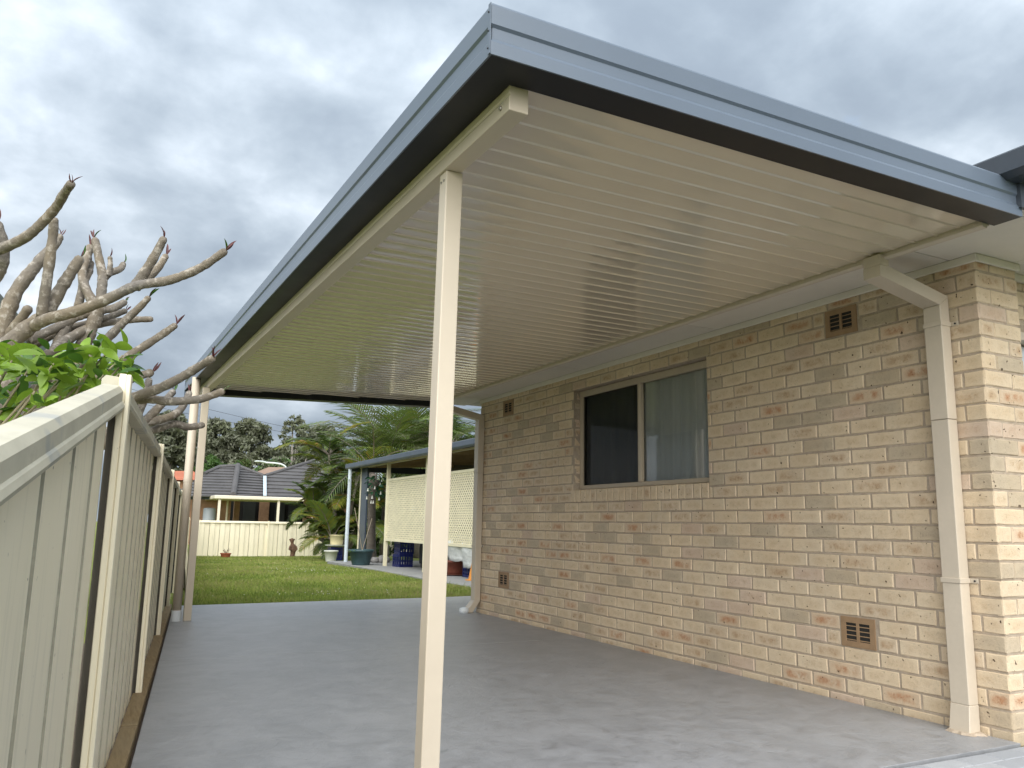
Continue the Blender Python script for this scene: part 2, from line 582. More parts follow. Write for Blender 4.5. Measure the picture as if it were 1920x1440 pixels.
class MB:
    def __init__(self):
        self.v, self.f, self.m, self.uv = [], [], [], []

    def add(self, verts, faces, mi=0, uvs=None):
        b = len(self.v)
        self.v += [tuple(p) for p in verts]
        for k, fc in enumerate(faces):
            self.f.append(tuple(b + i for i in fc))
            self.m.append(mi)
            if uvs is not None:
                self.uv += uvs[k]
        return self

    def box(self, x0, x1, y0, y1, z0, z1, mi=0):
        v = [(x, y, z) for z in (z0, z1) for y in (y0, y1) for x in (x0, x1)]
        return self.add(v, [(0, 2, 3, 1), (4, 5, 7, 6), (0, 1, 5, 4), (2, 6, 7, 3), (0, 4, 6, 2), (1, 3, 7, 5)], mi)

    def obox(self, o, a, b, c, mi=0):
        """box from corner o along vectors a, b, c"""
        o, a, b, c = Vector(o), Vector(a), Vector(b), Vector(c)
        v = [o, o + a, o + b, o + a + b, o + c, o + a + c, o + b + c, o + a + b + c]
        if a.cross(b).dot(c) < 0:
            return self.add(v, [(0, 1, 3, 2), (4, 6, 7, 5), (0, 4, 5, 1), (2, 3, 7, 6), (0, 2, 6, 4), (1, 5, 7, 3)], mi)
        return self.add(v, [(0, 2, 3, 1), (4, 5, 7, 6), (0, 1, 5, 4), (2, 6, 7, 3), (0, 4, 6, 2), (1, 3, 7, 5)], mi)

    def bar(self, p, q, w, h, upv=(0, 0, 1), mi=0):
        p, q = Vector(p), Vector(q)
        d = (q - p)
        s = d.cross(Vector(upv)).normalized() * w
        u = s.cross(d).normalized() * h
        return self.obox(p - s / 2 - u / 2, d, s, u, mi)

    def tube(self, pts, rad, n=10, caps=True, mi=0):
        pts = [Vector(p) for p in pts]
        if not isinstance(rad, (list, tuple)):
            rad = [rad] * len(pts)
        rings, prev = [], None
        vs_, fs = [], []
        for i, p in enumerate(pts):
            d = (pts[min(i + 1, len(pts) - 1)] - pts[max(i - 1, 0)]).normalized()
            if prev is None:
                a = d.orthogonal().normalized()
            else:
                a = (prev - d * prev.dot(d)).normalized()
            prev = a
            b = d.cross(a)
            for k in range(n):
                th = 2 * math.pi * k / n
                vs_.append(p + (a * math.cos(th) + b * math.sin(th)) * rad[i])
        for i in range(len(pts) - 1):
            for k in range(n):
                fs.append((i * n + k, i * n + (k + 1) % n, (i + 1) * n + (k + 1) % n, (i + 1) * n + k))
        if caps:
            fs.append(tuple(range(n - 1, -1, -1)))
            fs.append(tuple((len(pts) - 1) * n + k for k in range(n)))
        return self.add(vs_, fs, mi)

    def lathe(self, c, prof, n=24, mi=0, sy=1.0):
        c = Vector(c)
        vs_, fs = [], []
        for r, z in prof:
            for k in range(n):
                th = 2 * math.pi * k / n
                vs_.append(c + Vector((r * math.cos(th), r * math.sin(th) * sy, z)))
        for i in range(len(prof) - 1):
            for k in range(n):
                fs.append((i * n + k, i * n + (k + 1) % n, (i + 1) * n + (k + 1) % n, (i + 1) * n + k))
        fs.append(tuple(range(n - 1, -1, -1)))
        fs.append(tuple((len(prof) - 1) * n + k for k in range(n)))
        return self.add(vs_, fs, mi)

    def loft(self, sections, closed=True, caps=True, mi=0):
        """sections: list of equal-length point lists"""
        n = len(sections[0])
        vs_ = [p for s_ in sections for p in s_]
        fs = []
        for i in range(len(sections) - 1):
            for k in range(n if closed else n - 1):
                fs.append((i * n + k, i * n + (k + 1) % n, (i + 1) * n + (k + 1) % n, (i + 1) * n + k))
        if caps and closed:
            fs.append(tuple(range(n - 1, -1, -1)))
            fs.append(tuple((len(sections) - 1) * n + k for k in range(n)))
        return self.add(vs_, fs, mi)

    def mesh(self, name, mats, smooth=False, base=(0, 0, 0)):
        me = bpy.data.meshes.new(name)
        bx, by, bz = base
        me.from_pydata([(a - bx, b - by, c - bz) for a, b, c in self.v], [], self.f)
        for m in (mats if isinstance(mats, (list, tuple)) else [mats]):
            me.materials.append(MATS[m])
        if len(set(self.m)) > 1:
            me.polygons.foreach_set('material_index', self.m)
        if self.uv:
            ul = me.uv_layers.new(name='UVMap')
            ul.data.foreach_set('uv', [c_ for p in self.uv for c_ in p])
        if smooth:
            me.polygons.foreach_set('use_smooth', [True] * len(me.polygons))
        me.update()
        return me

    def build(self, name, mats, parent=None, smooth=False, bevel=0.0, seg=2, fixn=False):
        base = ORIG[parent.name] if parent is not None else Vector((0, 0, 0))
        me = self.mesh(name, mats, smooth, base)
        if fixn:
            import bmesh
            bm = bmesh.new()
            bm.from_mesh(me)
            bmesh.ops.recalc_face_normals(bm, faces=bm.faces)
            bm.to_mesh(me)
            bm.free()
        o = link(name, me, parent)
        if bevel:
            md = o.modifiers.new('bevel', 'BEVEL')
            md.width = bevel
            md.segments = seg
            md.limit_method = 'ANGLE'
            md.angle_limit = R_(40)
            md.harden_normals = False
        return o


def struct(o):
    o['kind'] = 'structure'
    return o


def stuff(o):
    o['kind'] = 'stuff'
    return o


def smooth_path(pts, n=5):
    """Catmull-Rom through 3D (or nD) points"""
    pts = [np.array(p, float) for p in pts]
    if len(pts) < 3:
        return [tuple(pts[0] + (pts[-1] - pts[0]) * k / n) for k in range(n + 1)]
    P_ = [2 * pts[0] - pts[1]] + pts + [2 * pts[-1] - pts[-2]]
    res = []
    for i in range(1, len(P_) - 2):
        p0, p1, p2, p3 = P_[i - 1:i + 3]
        for k in range(n):
            u = k / n
            res.append(0.5 * (2 * p1 + (p2 - p0) * u + (2 * p0 - 5 * p1 + 4 * p2 - p3) * u * u + (3 * p1 - p0 - 3 * p2 + p3) * u ** 3))
    res.append(pts[-1])
    return [tuple(p) for p in res]


# ------------------------------------------------------------------ ground, slab, pavers
def gz(y):
    if y < 17:
        return -0.035
    if y < 29.5:
        return -0.035 - (y - 17) / 12.5 * 0.225
    return max(-0.26 - (y - 29.5) * 0.03, -0.5)


m = MB()
xs = [-300, -60, -12, 0, 3, 6, 12, 30, 80, 300]
ys = [-300, -60, -10, 0, 5, 10, 17, 20, 23, 26, 29.5, 37, 60, 150, 400]
m.add([(x, y, gz(y)) for y in ys for x in xs],
      [(j * len(xs) + i, j * len(xs) + i + 1, (j + 1) * len(xs) + i + 1, (j + 1) * len(xs) + i) for j in range(len(ys) - 1) for i in range(len(xs) - 1)])
struct(m.build('lawn', 'lawn_ground'))


def slab_left(y):
    return -0.164 + 0.112 * y


def slab(name, poly, z0, z1, mat_):
    m = MB()
    n = len(poly)
    v = [(x, y, z1) for x, y in poly] + [(x, y, z0) for x, y in poly]
    m.add(v, [tuple(range(n)), tuple(range(2 * n - 1, n - 1, -1))] + [(i, n + i, n + (i + 1) % n, (i + 1) % n) for i in range(n)])
    return m.build(name, mat_, bevel=0.0015, seg=1)


W = 3.926            # side wall plane
Y0, Y1 = 2.49, 8.45  # wall corners
struct(slab('concrete_slab', [(slab_left(2.44), 2.44), (3.915, 2.455), (3.915, 6.195), (slab_left(6.195), 6.195)], -0.15, 0.0, 'concrete'))
struct(slab('concrete_slab', [(slab_left(6.201), 6.201), (3.915, 6.201), (3.915, 8.47), (5.6, 8.47), (5.6, 10.45), (3.96, 10.21), (slab_left(10.0), 10.0)], -0.15, 0.0, 'concrete'))
# driveway pavers in front of the slab
drive = struct(slab('driveway', [(-0.9, -6), (7.5, -6), (7.5, 2.43), (-0.9, 2.43)], -0.16, -0.012, 'dark_gap'))
pv = {}
def paver_mesh(w, d):
    key = (round(w, 3), round(d, 3))
    if key not in pv:
        mm = MB()
        e = 0.004
        mm.add([(0, 0, -0.04), (w, 0, -0.04), (w, d, -0.04), (0, d, -0.04), (0, 0, -e), (w, 0, -e), (w, d, -e), (0, d, -e),
                (e, e, 0), (w - e, e, 0), (w - e, d - e, 0), (e, d - e, 0)],
               [(0, 1, 5, 4), (1, 2, 6, 5), (2, 3, 7, 6), (3, 0, 4, 7), (4, 5, 9, 8), (5, 6, 10, 9), (6, 7, 11, 10), (7, 4, 8, 11), (8, 9, 10, 11)])
        pv[key] = mm.mesh('paver', 'paver')
    return pv[key]
npv = 0
for r in range(14):
    y = 2.425 - (r + 1) * 0.103
    off = 0.1 if r % 2 else 0.0
    for k in range(0, 26):
        x = 1.15 + off + k * 0.203
        if x > 5.2:
            continue
        link('paver', paver_mesh(0.2, 0.1), drive, (x, y, -0.003 + random.uniform(-0.0012, 0.0012)))
        npv += 1

# ------------------------------------------------------------------ boundary fence on the left
FA, FB = -0.25, 0.112
ft = Vector((FB, 1, 0)).normalized()
fn = Vector((ft.y, -ft.x, 0))


def fpt(y, off=0.0, z=0.0):
    return Vector((FA + FB * y, y, 0)) + fn * off + Vector((0, 0, z))


RAIL = [(-0.030, 0.0), (0.034, 0.0), (0.038, 0.010), (0.034, 0.020), (0.030, 0.024), (0.030, 0.052), (0.020, 0.066), (-0.020, 0.070), (-0.030, 0.058)]


def sheet(fence, pa, pb, nrm, z0, za, zb, pitch=0.135, depth=0.004, name='sheet', mat_='fence_cream'):
    """ribbed steel sheet from pa to pb (xy), top height za..zb"""
    pa, pb = Vector(pa), Vector(pb)
    L = (pb - pa).length
    d = (pb - pa) / L
    us = []
    k, u, lo = 0, 0.0, 0.0
    us.append((0.0, 0.0))
    while u + pitch < L - 0.02:
        u += pitch
        us.append((u - 0.006, lo))
        us.append((u - 0.001, -depth - 0.005))
        lo = -depth if lo == 0 else 0.0
        us.append((u + 0.006, lo))
    us.append((L, lo))
    m = MB()
    secs = [[pa + d * u_ + nrm * o_ + Vector((0, 0, z0)) for u_, o_ in us], [pa + d * u_ + nrm * o_ + Vector((0, 0, za + (zb - za) * u_ / L)) for u_, o_ in us]]
    m.loft(secs, closed=False)
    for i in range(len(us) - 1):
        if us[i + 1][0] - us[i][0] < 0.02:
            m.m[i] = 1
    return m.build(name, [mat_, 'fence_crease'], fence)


def rail(fence, pa, pb, nrm, za, zb, prof=RAIL, mat_='fence_rail', s=1.0):
    pa, pb = Vector(pa), Vector(pb)
    m = MB()
    m.loft([[p + nrm * a * s + Vector((0, 0, z + b * s)) for a, b in prof] for p, z in ((pa, za), (pb, zb))])
    return m.build('top_rail', mat_, fence, fixn=True)


fence = thing('boundary_fence', 'cream ribbed steel fence running along the left of the slab', 'fence', fpt(2.5))
fposts = [-0.05, 2.50, 4.95, 7.32, 9.70, 12.1, 14.5, 17.0, 19.5, 22.0, 24.6, 27.2, 29.4]
ztop = [0.74, 1.318, 1.335, 1.325, 1.33, 1.32, 1.31, 1.28, 1.2, 1.13, 1.06, 1.0, 0.96]
for i in range(len(fposts) - 1):
    ya, yb = fposts[i], fposts[i + 1]
    ga = 0.02 if ya < 10 else gz(ya) + 0.02
    if i == 0:
        za, zb = 0.74, 1.27
        sheet(fence, fpt(ya + 0.02), fpt(yb - 0.004), fn, -0.10, za, zb, pitch=0.165)
        rail(fence, fpt(ya + 0.02), fpt(yb - 0.004), fn, za - 0.03, zb - 0.03, s=1.0)
    else:
        sheet(fence, fpt(ya + 0.02), fpt(yb - 0.004), fn, ga, ztop[i] - 0.02, ztop[i + 1] - 0.02)
        rail(fence, fpt(ya + 0.02), fpt(yb - 0.004), fn, ztop[i] - 0.05, ztop[i + 1] - 0.05)
for i, y in enumerate(fposts):
    if i == 0:
        continue
    zt = ztop[i] + 0.024
    zb = -0.1 if y < 10 else gz(y)
    m = MB()
    m.obox(fpt(y + 0.004, 0.0155, zb), ft * 0.042, fn * 0.019, (0, 0, zt - zb))
    m.obox(fpt(y, 0.0345, zb), ft * 0.050, fn * 0.012, (0, 0, zt - 0.002 - zb))
    m.build('post', 'fence_cream', fence, bevel=0.002, seg=1)
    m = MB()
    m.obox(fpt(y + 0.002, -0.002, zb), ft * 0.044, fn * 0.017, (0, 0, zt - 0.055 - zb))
    m.build('post_channel', 'fence_dark_side', fence)

m = MB()
m.obox(fpt(0.5, -0.5, -0.2), ft * 9.4, fn * 0.60, (0, 0, 0.172))
struct(m.build('soil_strip', 'soil'))
# timber edging between fence and slab
edging = thing('timber_edging', 'narrow weathered timber edging strip along the foot of the cream fence', 'timber edging', fpt(3.0))
ye = 2.42
while ye < 9.9:
    L = min(random.choice((1.2, 1.8, 1.5)), 9.95 - ye)
    m = MB()
    o0 = fpt(ye + 0.003, 0.003 + random.uniform(-0.001, 0.001), -0.12)
    m.obox(o0, ft * (L - 0.006), fn * (0.067 + random.uniform(-0.002, 0.002)), (0, 0, 0.148 + random.uniform(-0.004, 0.004)))
    m.build('plank', 'timber', edging, bevel=0.003, seg=1)
    ye += L

# ------------------------------------------------------------------ brick house
house = thing('brick_house', 'cream brick house with eave, window and vents on the right', 'house', (W, Y0, 0))
BED0, CRS = 0.04, 0.086
ZS = 2.36   # soffit height
WIN = (4.565, 6.415, 1.268, BED0 + 25 * CRS)      # opening y0, y1, z0, z1
SILLZ = BED0 + 13 * CRS
VENTS = [(3.232, 3.462, 24), (7.640, 7.870, 24), (3.225, 3.455, 3), (7.675, 7.905, 3)]

# wall cores in mortar, set back 6 mm behind the brick faces
REC = 0.005
m = MB()
a0, a1, b0, b1 = WIN
x0, x1 = W + REC, W + 0.10
m.box(x0, x1, Y0 + REC, a0, -0.05, ZS)
m.box(x0, x1, a1, Y1 - REC, -0.05, ZS)
m.box(x0, x1, a0, a1, -0.05, b0 - 0.03)
m.box(x0, x1, a0, a1, b1, ZS)
wall = m.build('wall', 'mortar', house)
m = MB()
m.box(W + 0.10, 4.265 - REC, Y0 + REC, Y0 + 0.30, -0.05, ZS)
pier = m.build('pier', 'mortar', house)
m = MB()
m.box(4.265, 7.4, Y0 + 0.11 + REC, Y0 + 0.22, 2.03, ZS)
lint = m.build('lintel_wall', 'mortar', house)
m = MB()
m.box(W + 0.10, 9.5, Y1 - 0.12, Y1 - REC, -0.05, ZS)
m.build('back_wall', 'mortar', house)
m = MB()
m.box(9.4, 9.5, Y0, Y1 - 0.12, -0.05, ZS)
m.build('end_wall', 'mortar', house)
m = MB()
m.box(8.2, 8.4, 8.6, 20.0, -0.05, 2.45)
m.build('added_shade_wall', 'dark_bark', house)  # added wall, coloured dark, blocks light from the right to darken the patio
# inner lining: a dark room behind the window
m = MB()
m.add([(4.9, 3.6, 0.3), (4.9, 7.4, 0.3), (4.9, 7.4, 2.5), (4.9, 3.6, 2.5)], [(0, 1, 2, 3)])
m.add([(4.03, 3.6, 0.3), (4.9, 3.6, 0.3), (4.9, 3.6, 2.5), (4.03, 3.6, 2.5), (4.03, 7.4, 0.3), (4.9, 7.4, 0.3), (4.9, 7.4, 2.5), (4.03, 7.4, 2.5)],
      [(0, 1, 2, 3), (4, 7, 6, 5), (0, 4, 5, 1), (3, 2, 6, 7)])
m.build('room_lining', 'room_paint', house)


def pick():
    r = random.random()
    return ('brick_cream' if r < 0.50 else 'brick_tan' if r < 0.70 else 'brick_orange' if r < 0.81 else 'brick_grey' if r < 0.94 else 'brick_pink')


def brick_geo(L, H, D, seed):
    """front at x=0 facing -x, runs along +y (0..L) and z (0..H), depth D in +x; edges wavering and worn"""
    r = random.Random(seed)
    j = lambda a: r.uniform(-a, a)
    e = 0.004
    out8 = [(0, 0), (0.35, 0), (0.7, 0), (1, 0), (1, 1), (0.62, 1), (0.3, 1), (0, 1)]
    F, M = [], []
    for u, w in out8:
        yy, zz = u * L + j(0.0016), w * H + j(0.0019)
        ey = e * r.uniform(0.6, 1.7)
        fy = min(max(yy, ey), L - ey)
        fz = min(max(zz, ey), H - ey)
        F.append((j(0.0008), fy, fz))
        M.append((e * r.uniform(0.8, 1.6), yy, zz))
    B = [(D, p[1], p[2]) for p in M]
    v = F + M + B
    faces = [(7, 6, 5, 4, 3, 2, 1, 0)]
    for k in range(8):
        n_ = (k + 1) % 8
        faces.append((k, n_, 8 + n_, 8 + k))
        faces.append((8 + k, 8 + n_, 16 + n_, 16 + k))
    uvs = [[(min(1, max(0, v[i][1] / L)), min(1, max(0, v[i][2] / H))) for i in fc] for fc in faces]
    return v, faces, uvs


BRICKS = []   # (distance, L, H, matrix rot flag, location, material, parent)


def lay(course_z, h, ya, yb, start, face='side', parent=None):
    """lay one course of bricks between ya and yb; start: length of the first brick"""
    y = ya
    first = True
    while y < yb - 0.02:
        L = start if first else 0.23
        first = False
        L = min(L, yb - y)
        if yb - (y + L) < 0.045:
            L = yb - y
        BRICKS.append((face, y, course_z, L, h, parent))
        y += L + 0.010


def free(ya, yb, blocks):
    segs = [(ya, yb)]
    for b0_, b1_ in blocks:
        ns = []
        for s0, s1 in segs:
            if b1_ <= s0 or b0_ >= s1:
                ns.append((s0, s1))
            else:
                if b0_ - s0 > 0.03:
                    ns.append((s0, b0_))
                if s1 - b1_ > 0.03:
                    ns.append((b1_, s1))
        segs = ns
    return segs


for k in range(-1, 27):
    z = BED0 + k * CRS + 0.005
    h = 0.076
    if k == -1:
        z, h = -0.03, 0.064
    if z + h > ZS - 0.03:
        h = ZS - 0.03 - z
    if h < 0.02:
        continue
    blocks = []
    if z + h > SILLZ + 0.01 and z < WIN[3] - 0.01:
        blocks.append((WIN[0] - 0.002, WIN[1] + 0.002))
    for v0, v1, kk in VENTS:
        if kk <= k < kk + 2:
            blocks.append((v0 - 0.012, v1 + 0.012))
    # grid of the bond
    phase = 0.0 if k % 2 == 0 else 0.12
    joints = []
    y = Y0 - phase
    while y < Y1:
        joints.append((max(y, Y0), min(y + 0.23, Y1)))
        y += 0.24
    for s0, s1 in free(Y0, Y1, blocks):
        for j0, j1 in joints:
            p, q = max(j0, s0), min(j1, s1)
            if q - p > 0.025:
                p = max(p, Y0 + 0.003)
                BRICKS.append(('side', p, z, q - p, h, wall))
    # pier face looking at the camera side (facing -y): runs along +x from the corner
    L1 = 0.11 if k % 2 == 0 else 0.225
    BRICKS.append(('front', W + 0.003, z, L1 - 0.003, h, pier))
    BRICKS.append(('front', W + L1 + 0.010, z, 0.338 - L1 - 0.010, h, pier))
    # lintel courses over the garage opening
    if k >= 24:
        x = 4.27 + (0.12 if k % 2 else 0.0)
        while x < 6.6:
            BRICKS.append(('lintel', x, z, 0.23, h, lint))
            x += 0.24

recs = []
for face, a, z, L, h, par in BRICKS:
    if face == 'side':
        loc = Vector((W, a, z))
        cen = Vector((W, a + L / 2, z + h / 2))
    elif face == 'front':
        loc = Vector((a, Y0, z))
        cen = Vector((a + L / 2, Y0, z + h / 2))
    else:
        loc = Vector((a, Y0 + 0.11, z))
        cen = Vector((a + L / 2, Y0 + 0.11, z + h / 2))
    d = (cen - CAM).length
    vis = 1.0
    if face == 'lintel':
        vis = 0.2
    if face == 'side':
        inc = abs((cen - CAM).normalized().x)
    else:
        inc = abs((cen - CAM).normalized().y)
    recs.append((L * h * inc * vis / d / d, face, loc, L, h, par))
recs.sort(key=lambda r: -r[0])
bmesh_cache = {}
CORNER = {}
ROTF = math.radians(90)
rest = MB()
matlist = list(BR)
nb = 0
for area, face, loc, L, h, par in recs:
    mt = pick()
    ck = round(loc.z, 3)
    if face == 'side' and loc.y < Y0 + 0.01 or face == 'front' and loc.x < W + 0.01:
        mt = CORNER.setdefault(ck, mt)
    jit = random.uniform(-0.0015, 0.0022)
    if nb < 298:
        key = (round(L, 2), round(h, 3), mt, random.randint(0, 2))
        if key not in bmesh_cache:
            b = MB()
            v, fs, uv = brick_geo(L, h, 0.03, hash(key) & 0xffff)
            b.add(v, fs, 0, uv)
            bmesh_cache[key] = b.mesh('brick', mt)
        o = link('brick', bmesh_cache[key], par, loc)
        if face == 'side':
            o.location.x += jit
        else:
            o.rotation_euler = (0, 0, ROTF)
            o.location.x += L
            o.location.y += jit
            # after a quarter turn the brick runs along -x from its origin, facing -y
        nb += 1
    else:
        v, fs, uv = brick_geo(L, h, 0.03, random.randint(0, 99999))
        if face == 'side':
            v = [(x + loc.x + jit, y + loc.y, z + loc.z) for x, y, z in v]
        else:
            v = [(loc.x + L - y, loc.y + x + jit, z + loc.z) for x, y, z in v]
        rest.add(v, fs, matlist.index(mt), uv)
stuff(rest.build('brick_courses', matlist, wall))

# corner returns: the end faces of the corner bricks are the pier-face bricks themselves, so close the arris with a header strip
# window: sloping brick-on-edge sill, reveals, frame, panes, curtains
y = WIN[0] - 0.0
k = 0
cache = {}
while y < WIN[1] - 0.03:
    mt = pick() if random.random() < 0.6 else 'brick_cream'
    key = (mt, k % 2)
    if key not in cache:
        b = MB()
        v, fs, uv = brick_geo(0.076, 0.105, 0.11, k + 3)
        v = [(x, yy, z + (0.012 if (z > 0.05 and x > 0.05) else 0)) for x, yy, z in v]
        b.add(v, fs, 0, uv)
        cache[key] = b.mesh('sill_brick', mt)
    link('sill_brick', cache[key], wall, (W - 0.004 + random.uniform(-0.001, 0.001), y + 0.003, SILLZ + 0.006))
    y += 0.0861
    k += 1
# reveal bricks (far jamb faces the camera)
for kk in range(14, 25):
    z = BED0 + kk * CRS + 0.005
    for yy, rot in ((WIN[1], 1),):
        b = MB()
        v, fs, uv = brick_geo(0.078, 0.076, 0.02, kk)
        v = [(x_ + 0.0, y_, z_) for x_, y_, z_ in v]
        v = [(W + 0.078 - y_ + 0.012, yy + x_ - 0.0, z_ + z) for x_, y_, z_ in v]
        b.add(v, fs, 0, uv)
        b.build('reveal_brick', pick(), wall)
win = MB()
fx = W + 0.068
ya, yb, za, zb = WIN[0] + 0.004, WIN[1] - 0.004, WIN[2] + 0.012, WIN[3] - 0.004
fw = 0.035
win.box(fx, fx + 0.05, ya, yb, za, za + fw)
win.box(fx, fx + 0.05, ya, yb, zb - 0.055, zb)
win.box(fx, fx + 0.05, ya, ya + fw, za + fw, zb - 0.055)
win.box(fx, fx + 0.05, yb - fw, yb, za + fw, zb - 0.055)
window = win.build('window', 'window_frame', house, bevel=0.003, seg=1)
ym = 5.475
m = MB()
m.box(fx - 0.008, fx + 0.03, ym - 0.022, ym + 0.022, za + fw, zb - 0.055)
m.build('mullion', 'window_frame', window, bevel=0.003, seg=1)
for nm, p, q, xx in (('pane', ya + fw, ym - 0.022, fx + 0.022), ('pane', ym + 0.022, yb - fw, fx + 0.030)):
    m = MB()
    m.add([(xx, p, za + fw), (xx, p, zb - 0.055), (xx, q, zb - 0.055), (xx, q, za + fw)], [(0, 1, 2, 3)])
    m.build(nm, 'window_glass', window)
m = MB()
m.add([(fx + 0.012, ym + 0.022, za + fw), (fx + 0.012, ym + 0.022, zb - 0.055), (fx + 0.012, yb - fw, zb - 0.055), (fx + 0.012, yb - fw, za + fw)], [(0, 1, 2, 3)])
m.build('fly_screen', 'fly_screen', window)
for s0_ in (ya + fw, yb - fw - 0.02):
    m = MB()
    m.box(fx + 0.002, fx + 0.02, s0_, s0_ + 0.02, za + fw, zb - 0.055)
    m.build('sash', 'window_frame', window)
# curtain: pleated cloth hanging behind both panes
for c0, c1, seed in ((ya, 5.46, 1), (5.50, 6.4, 2)):
    r = random.Random(seed)
    us = np.arange(c0, c1, 0.008)
    ph = np.cumsum([r.uniform(0.2, 1.1) * 0.11 for _ in us])
    secs = []
    for z in (za - 0.05, za + 0.4, zb):
        secs.append([(4.062 + 0.022 * math.sin(p * 3) + 0.010 * math.sin(p * 7.3 + z), u, z) for u, p in zip(us, ph)])
    m = MB()
    m.loft(secs, closed=False)
    m.build('curtain', 'curtain', window, smooth=True)

# air vents: frame, two columns of louvres, dark behind
for v0, v1, kk in VENTS:
    z0_, z1_ = BED0 + kk * CRS + 0.004, BED0 + (kk + 2) * CRS - 0.004
    yc = (v0 + v1) / 2
    m = MB()
    xo = W - 0.002
    for b in ((v0, v1, z0_, z0_ + 0.032), (v0, v1, z1_ - 0.032, z1_), (v0, v0 + 0.034, z0_ + 0.032, z1_ - 0.032), (v1 - 0.034, v1, z0_ + 0.032, z1_ - 0.032), (yc - 0.009, yc + 0.009, z0_ + 0.032, z1_ - 0.032)):
        m.box(xo, xo + 0.02, *b)
    vent = m.build('air_vent', 'vent_brown', house)
    m = MB()
    m.add([(W + 0.0032, v0, z0_), (W + 0.0032, v0, z1_), (W + 0.0032, v1, z1_), (W + 0.0032, v1, z0_)], [(0, 1, 2, 3)])
    m.build('vent_hole', 'dark_gap', vent)
    nl = 4
    for c0, c1 in ((v0 + 0.034, yc - 0.009), (yc + 0.009, v1 - 0.034)):
        for q in range(nl):
            zc = z0_ + 0.032 + (q + 0.5) * (z1_ - z0_ - 0.064) / nl
            m = MB()
            m.add([(xo + 0.003, c0, zc - 0.008), (xo + 0.003, c1, zc - 0.008), (xo + 0.008, c1, zc + 0.003), (xo + 0.008, c0, zc + 0.003),
                   (xo + 0.006, c0, zc - 0.009), (xo + 0.006, c1, zc - 0.009), (xo + 0.010, c1, zc + 0.002), (xo + 0.010, c0, zc + 0.002)],
                  [(0, 3, 2, 1), (4, 5, 6, 7), (0, 1, 5, 4), (3, 7, 6, 2)])
            m.build('louvre', 'vent_brown', vent)

# eave: soffit sheets, cornice bead, house fascia, gutter, tiled roof
XE = 3.49        # eave line of the house on the carport side
YE = 1.985       # eave line towards the driveway
seams = [YE + 0.02, 2.62, 4.42, 6.22, 8.02, 8.95]
for a, b in zip(seams[:-1], seams[1:]):
    m = MB()
    m.box(XE + 0.02, W + 0.3 if a < 2.4 else W + 0.012, a + 0.003, b - 0.003, ZS, ZS + 0.006)
    m.build('soffit_sheet', 'soffit_white', house)
for a, b in ((W + 0.304, 5.6), (5.606, 7.6)):
    m = MB()
    m.box(a, b, YE + 0.023, Y0 + 0.13, ZS, ZS + 0.006)
    m.build('soffit_sheet', 'soffit_white', house)
m = MB()
m.box(XE + 0.02, 7.6, YE + 0.02, 8.95, ZS + 0.010, ZS + 0.02)
m.build('eave_backing', 'eave_trim', house)
m = MB()
m.box(W - 0.018, W - 0.001, Y0 - 0.018, Y1, ZS - 0.042, ZS - 0.0005)
m.build('cornice', 'soffit_white', house, bevel=0.004, seg=1)
m = MB()
m.box(W - 0.001, 4.28, Y0 - 0.018, Y0 - 0.001, ZS - 0.042, ZS - 0.0005)
m.box(4.262, 4.28, Y0 - 0.001, Y0 + 0.10, ZS - 0.042, ZS - 0.0005)
m.box(4.28, 7.0, Y0 + 0.085, Y0 + 0.108, ZS - 0.042, ZS - 0.0005)
m.build('cornice', 'soffit_white', house, bevel=0.004, seg=1)
m = MB()
m.box(XE, XE + 0.02, YE, 8.97, ZS - 0.01, 2.56)
m.build('eave_fascia', 'gutter_dark', house)
m = MB()
m.box(XE + 0.02, 7.6, YE, YE + 0.02, ZS - 0.01, 2.56)
m.build('eave_fascia', 'gutter_dark', house)
GP = [(0.0, 0.0), (0.075, 0.0), (0.115, 0.018), (0.118, 0.10), (0.112, 0.108), (0.100, 0.108), (0.104, 0.022), (0.0, 0.012)]
def gutter_run(name, A, B, n, mA, mB, z, prof, parent, mat_):
    m = MB()
    A, B = Vector(A), Vector(B)
    m.loft([[P0 + mm * d + Vector((0, 0, z + h)) for d, h in prof] for P0, mm in ((A, mA), (B, mB))])
    return m.build(name, mat_, parent, fixn=True)
nx, ny = Vector((-1, 0, 0)), Vector((0, -1, 0))
gutter_run('gutter', (XE, YE, 0), (XE, 8.97, 0), nx, nx + ny, nx, 2.462, GP, house, 'gutter_dark')
gutter_run('gutter', (XE, YE, 0), (7.6, YE, 0), ny, nx + ny, ny, 2.462, GP, house, 'gutter_dark')
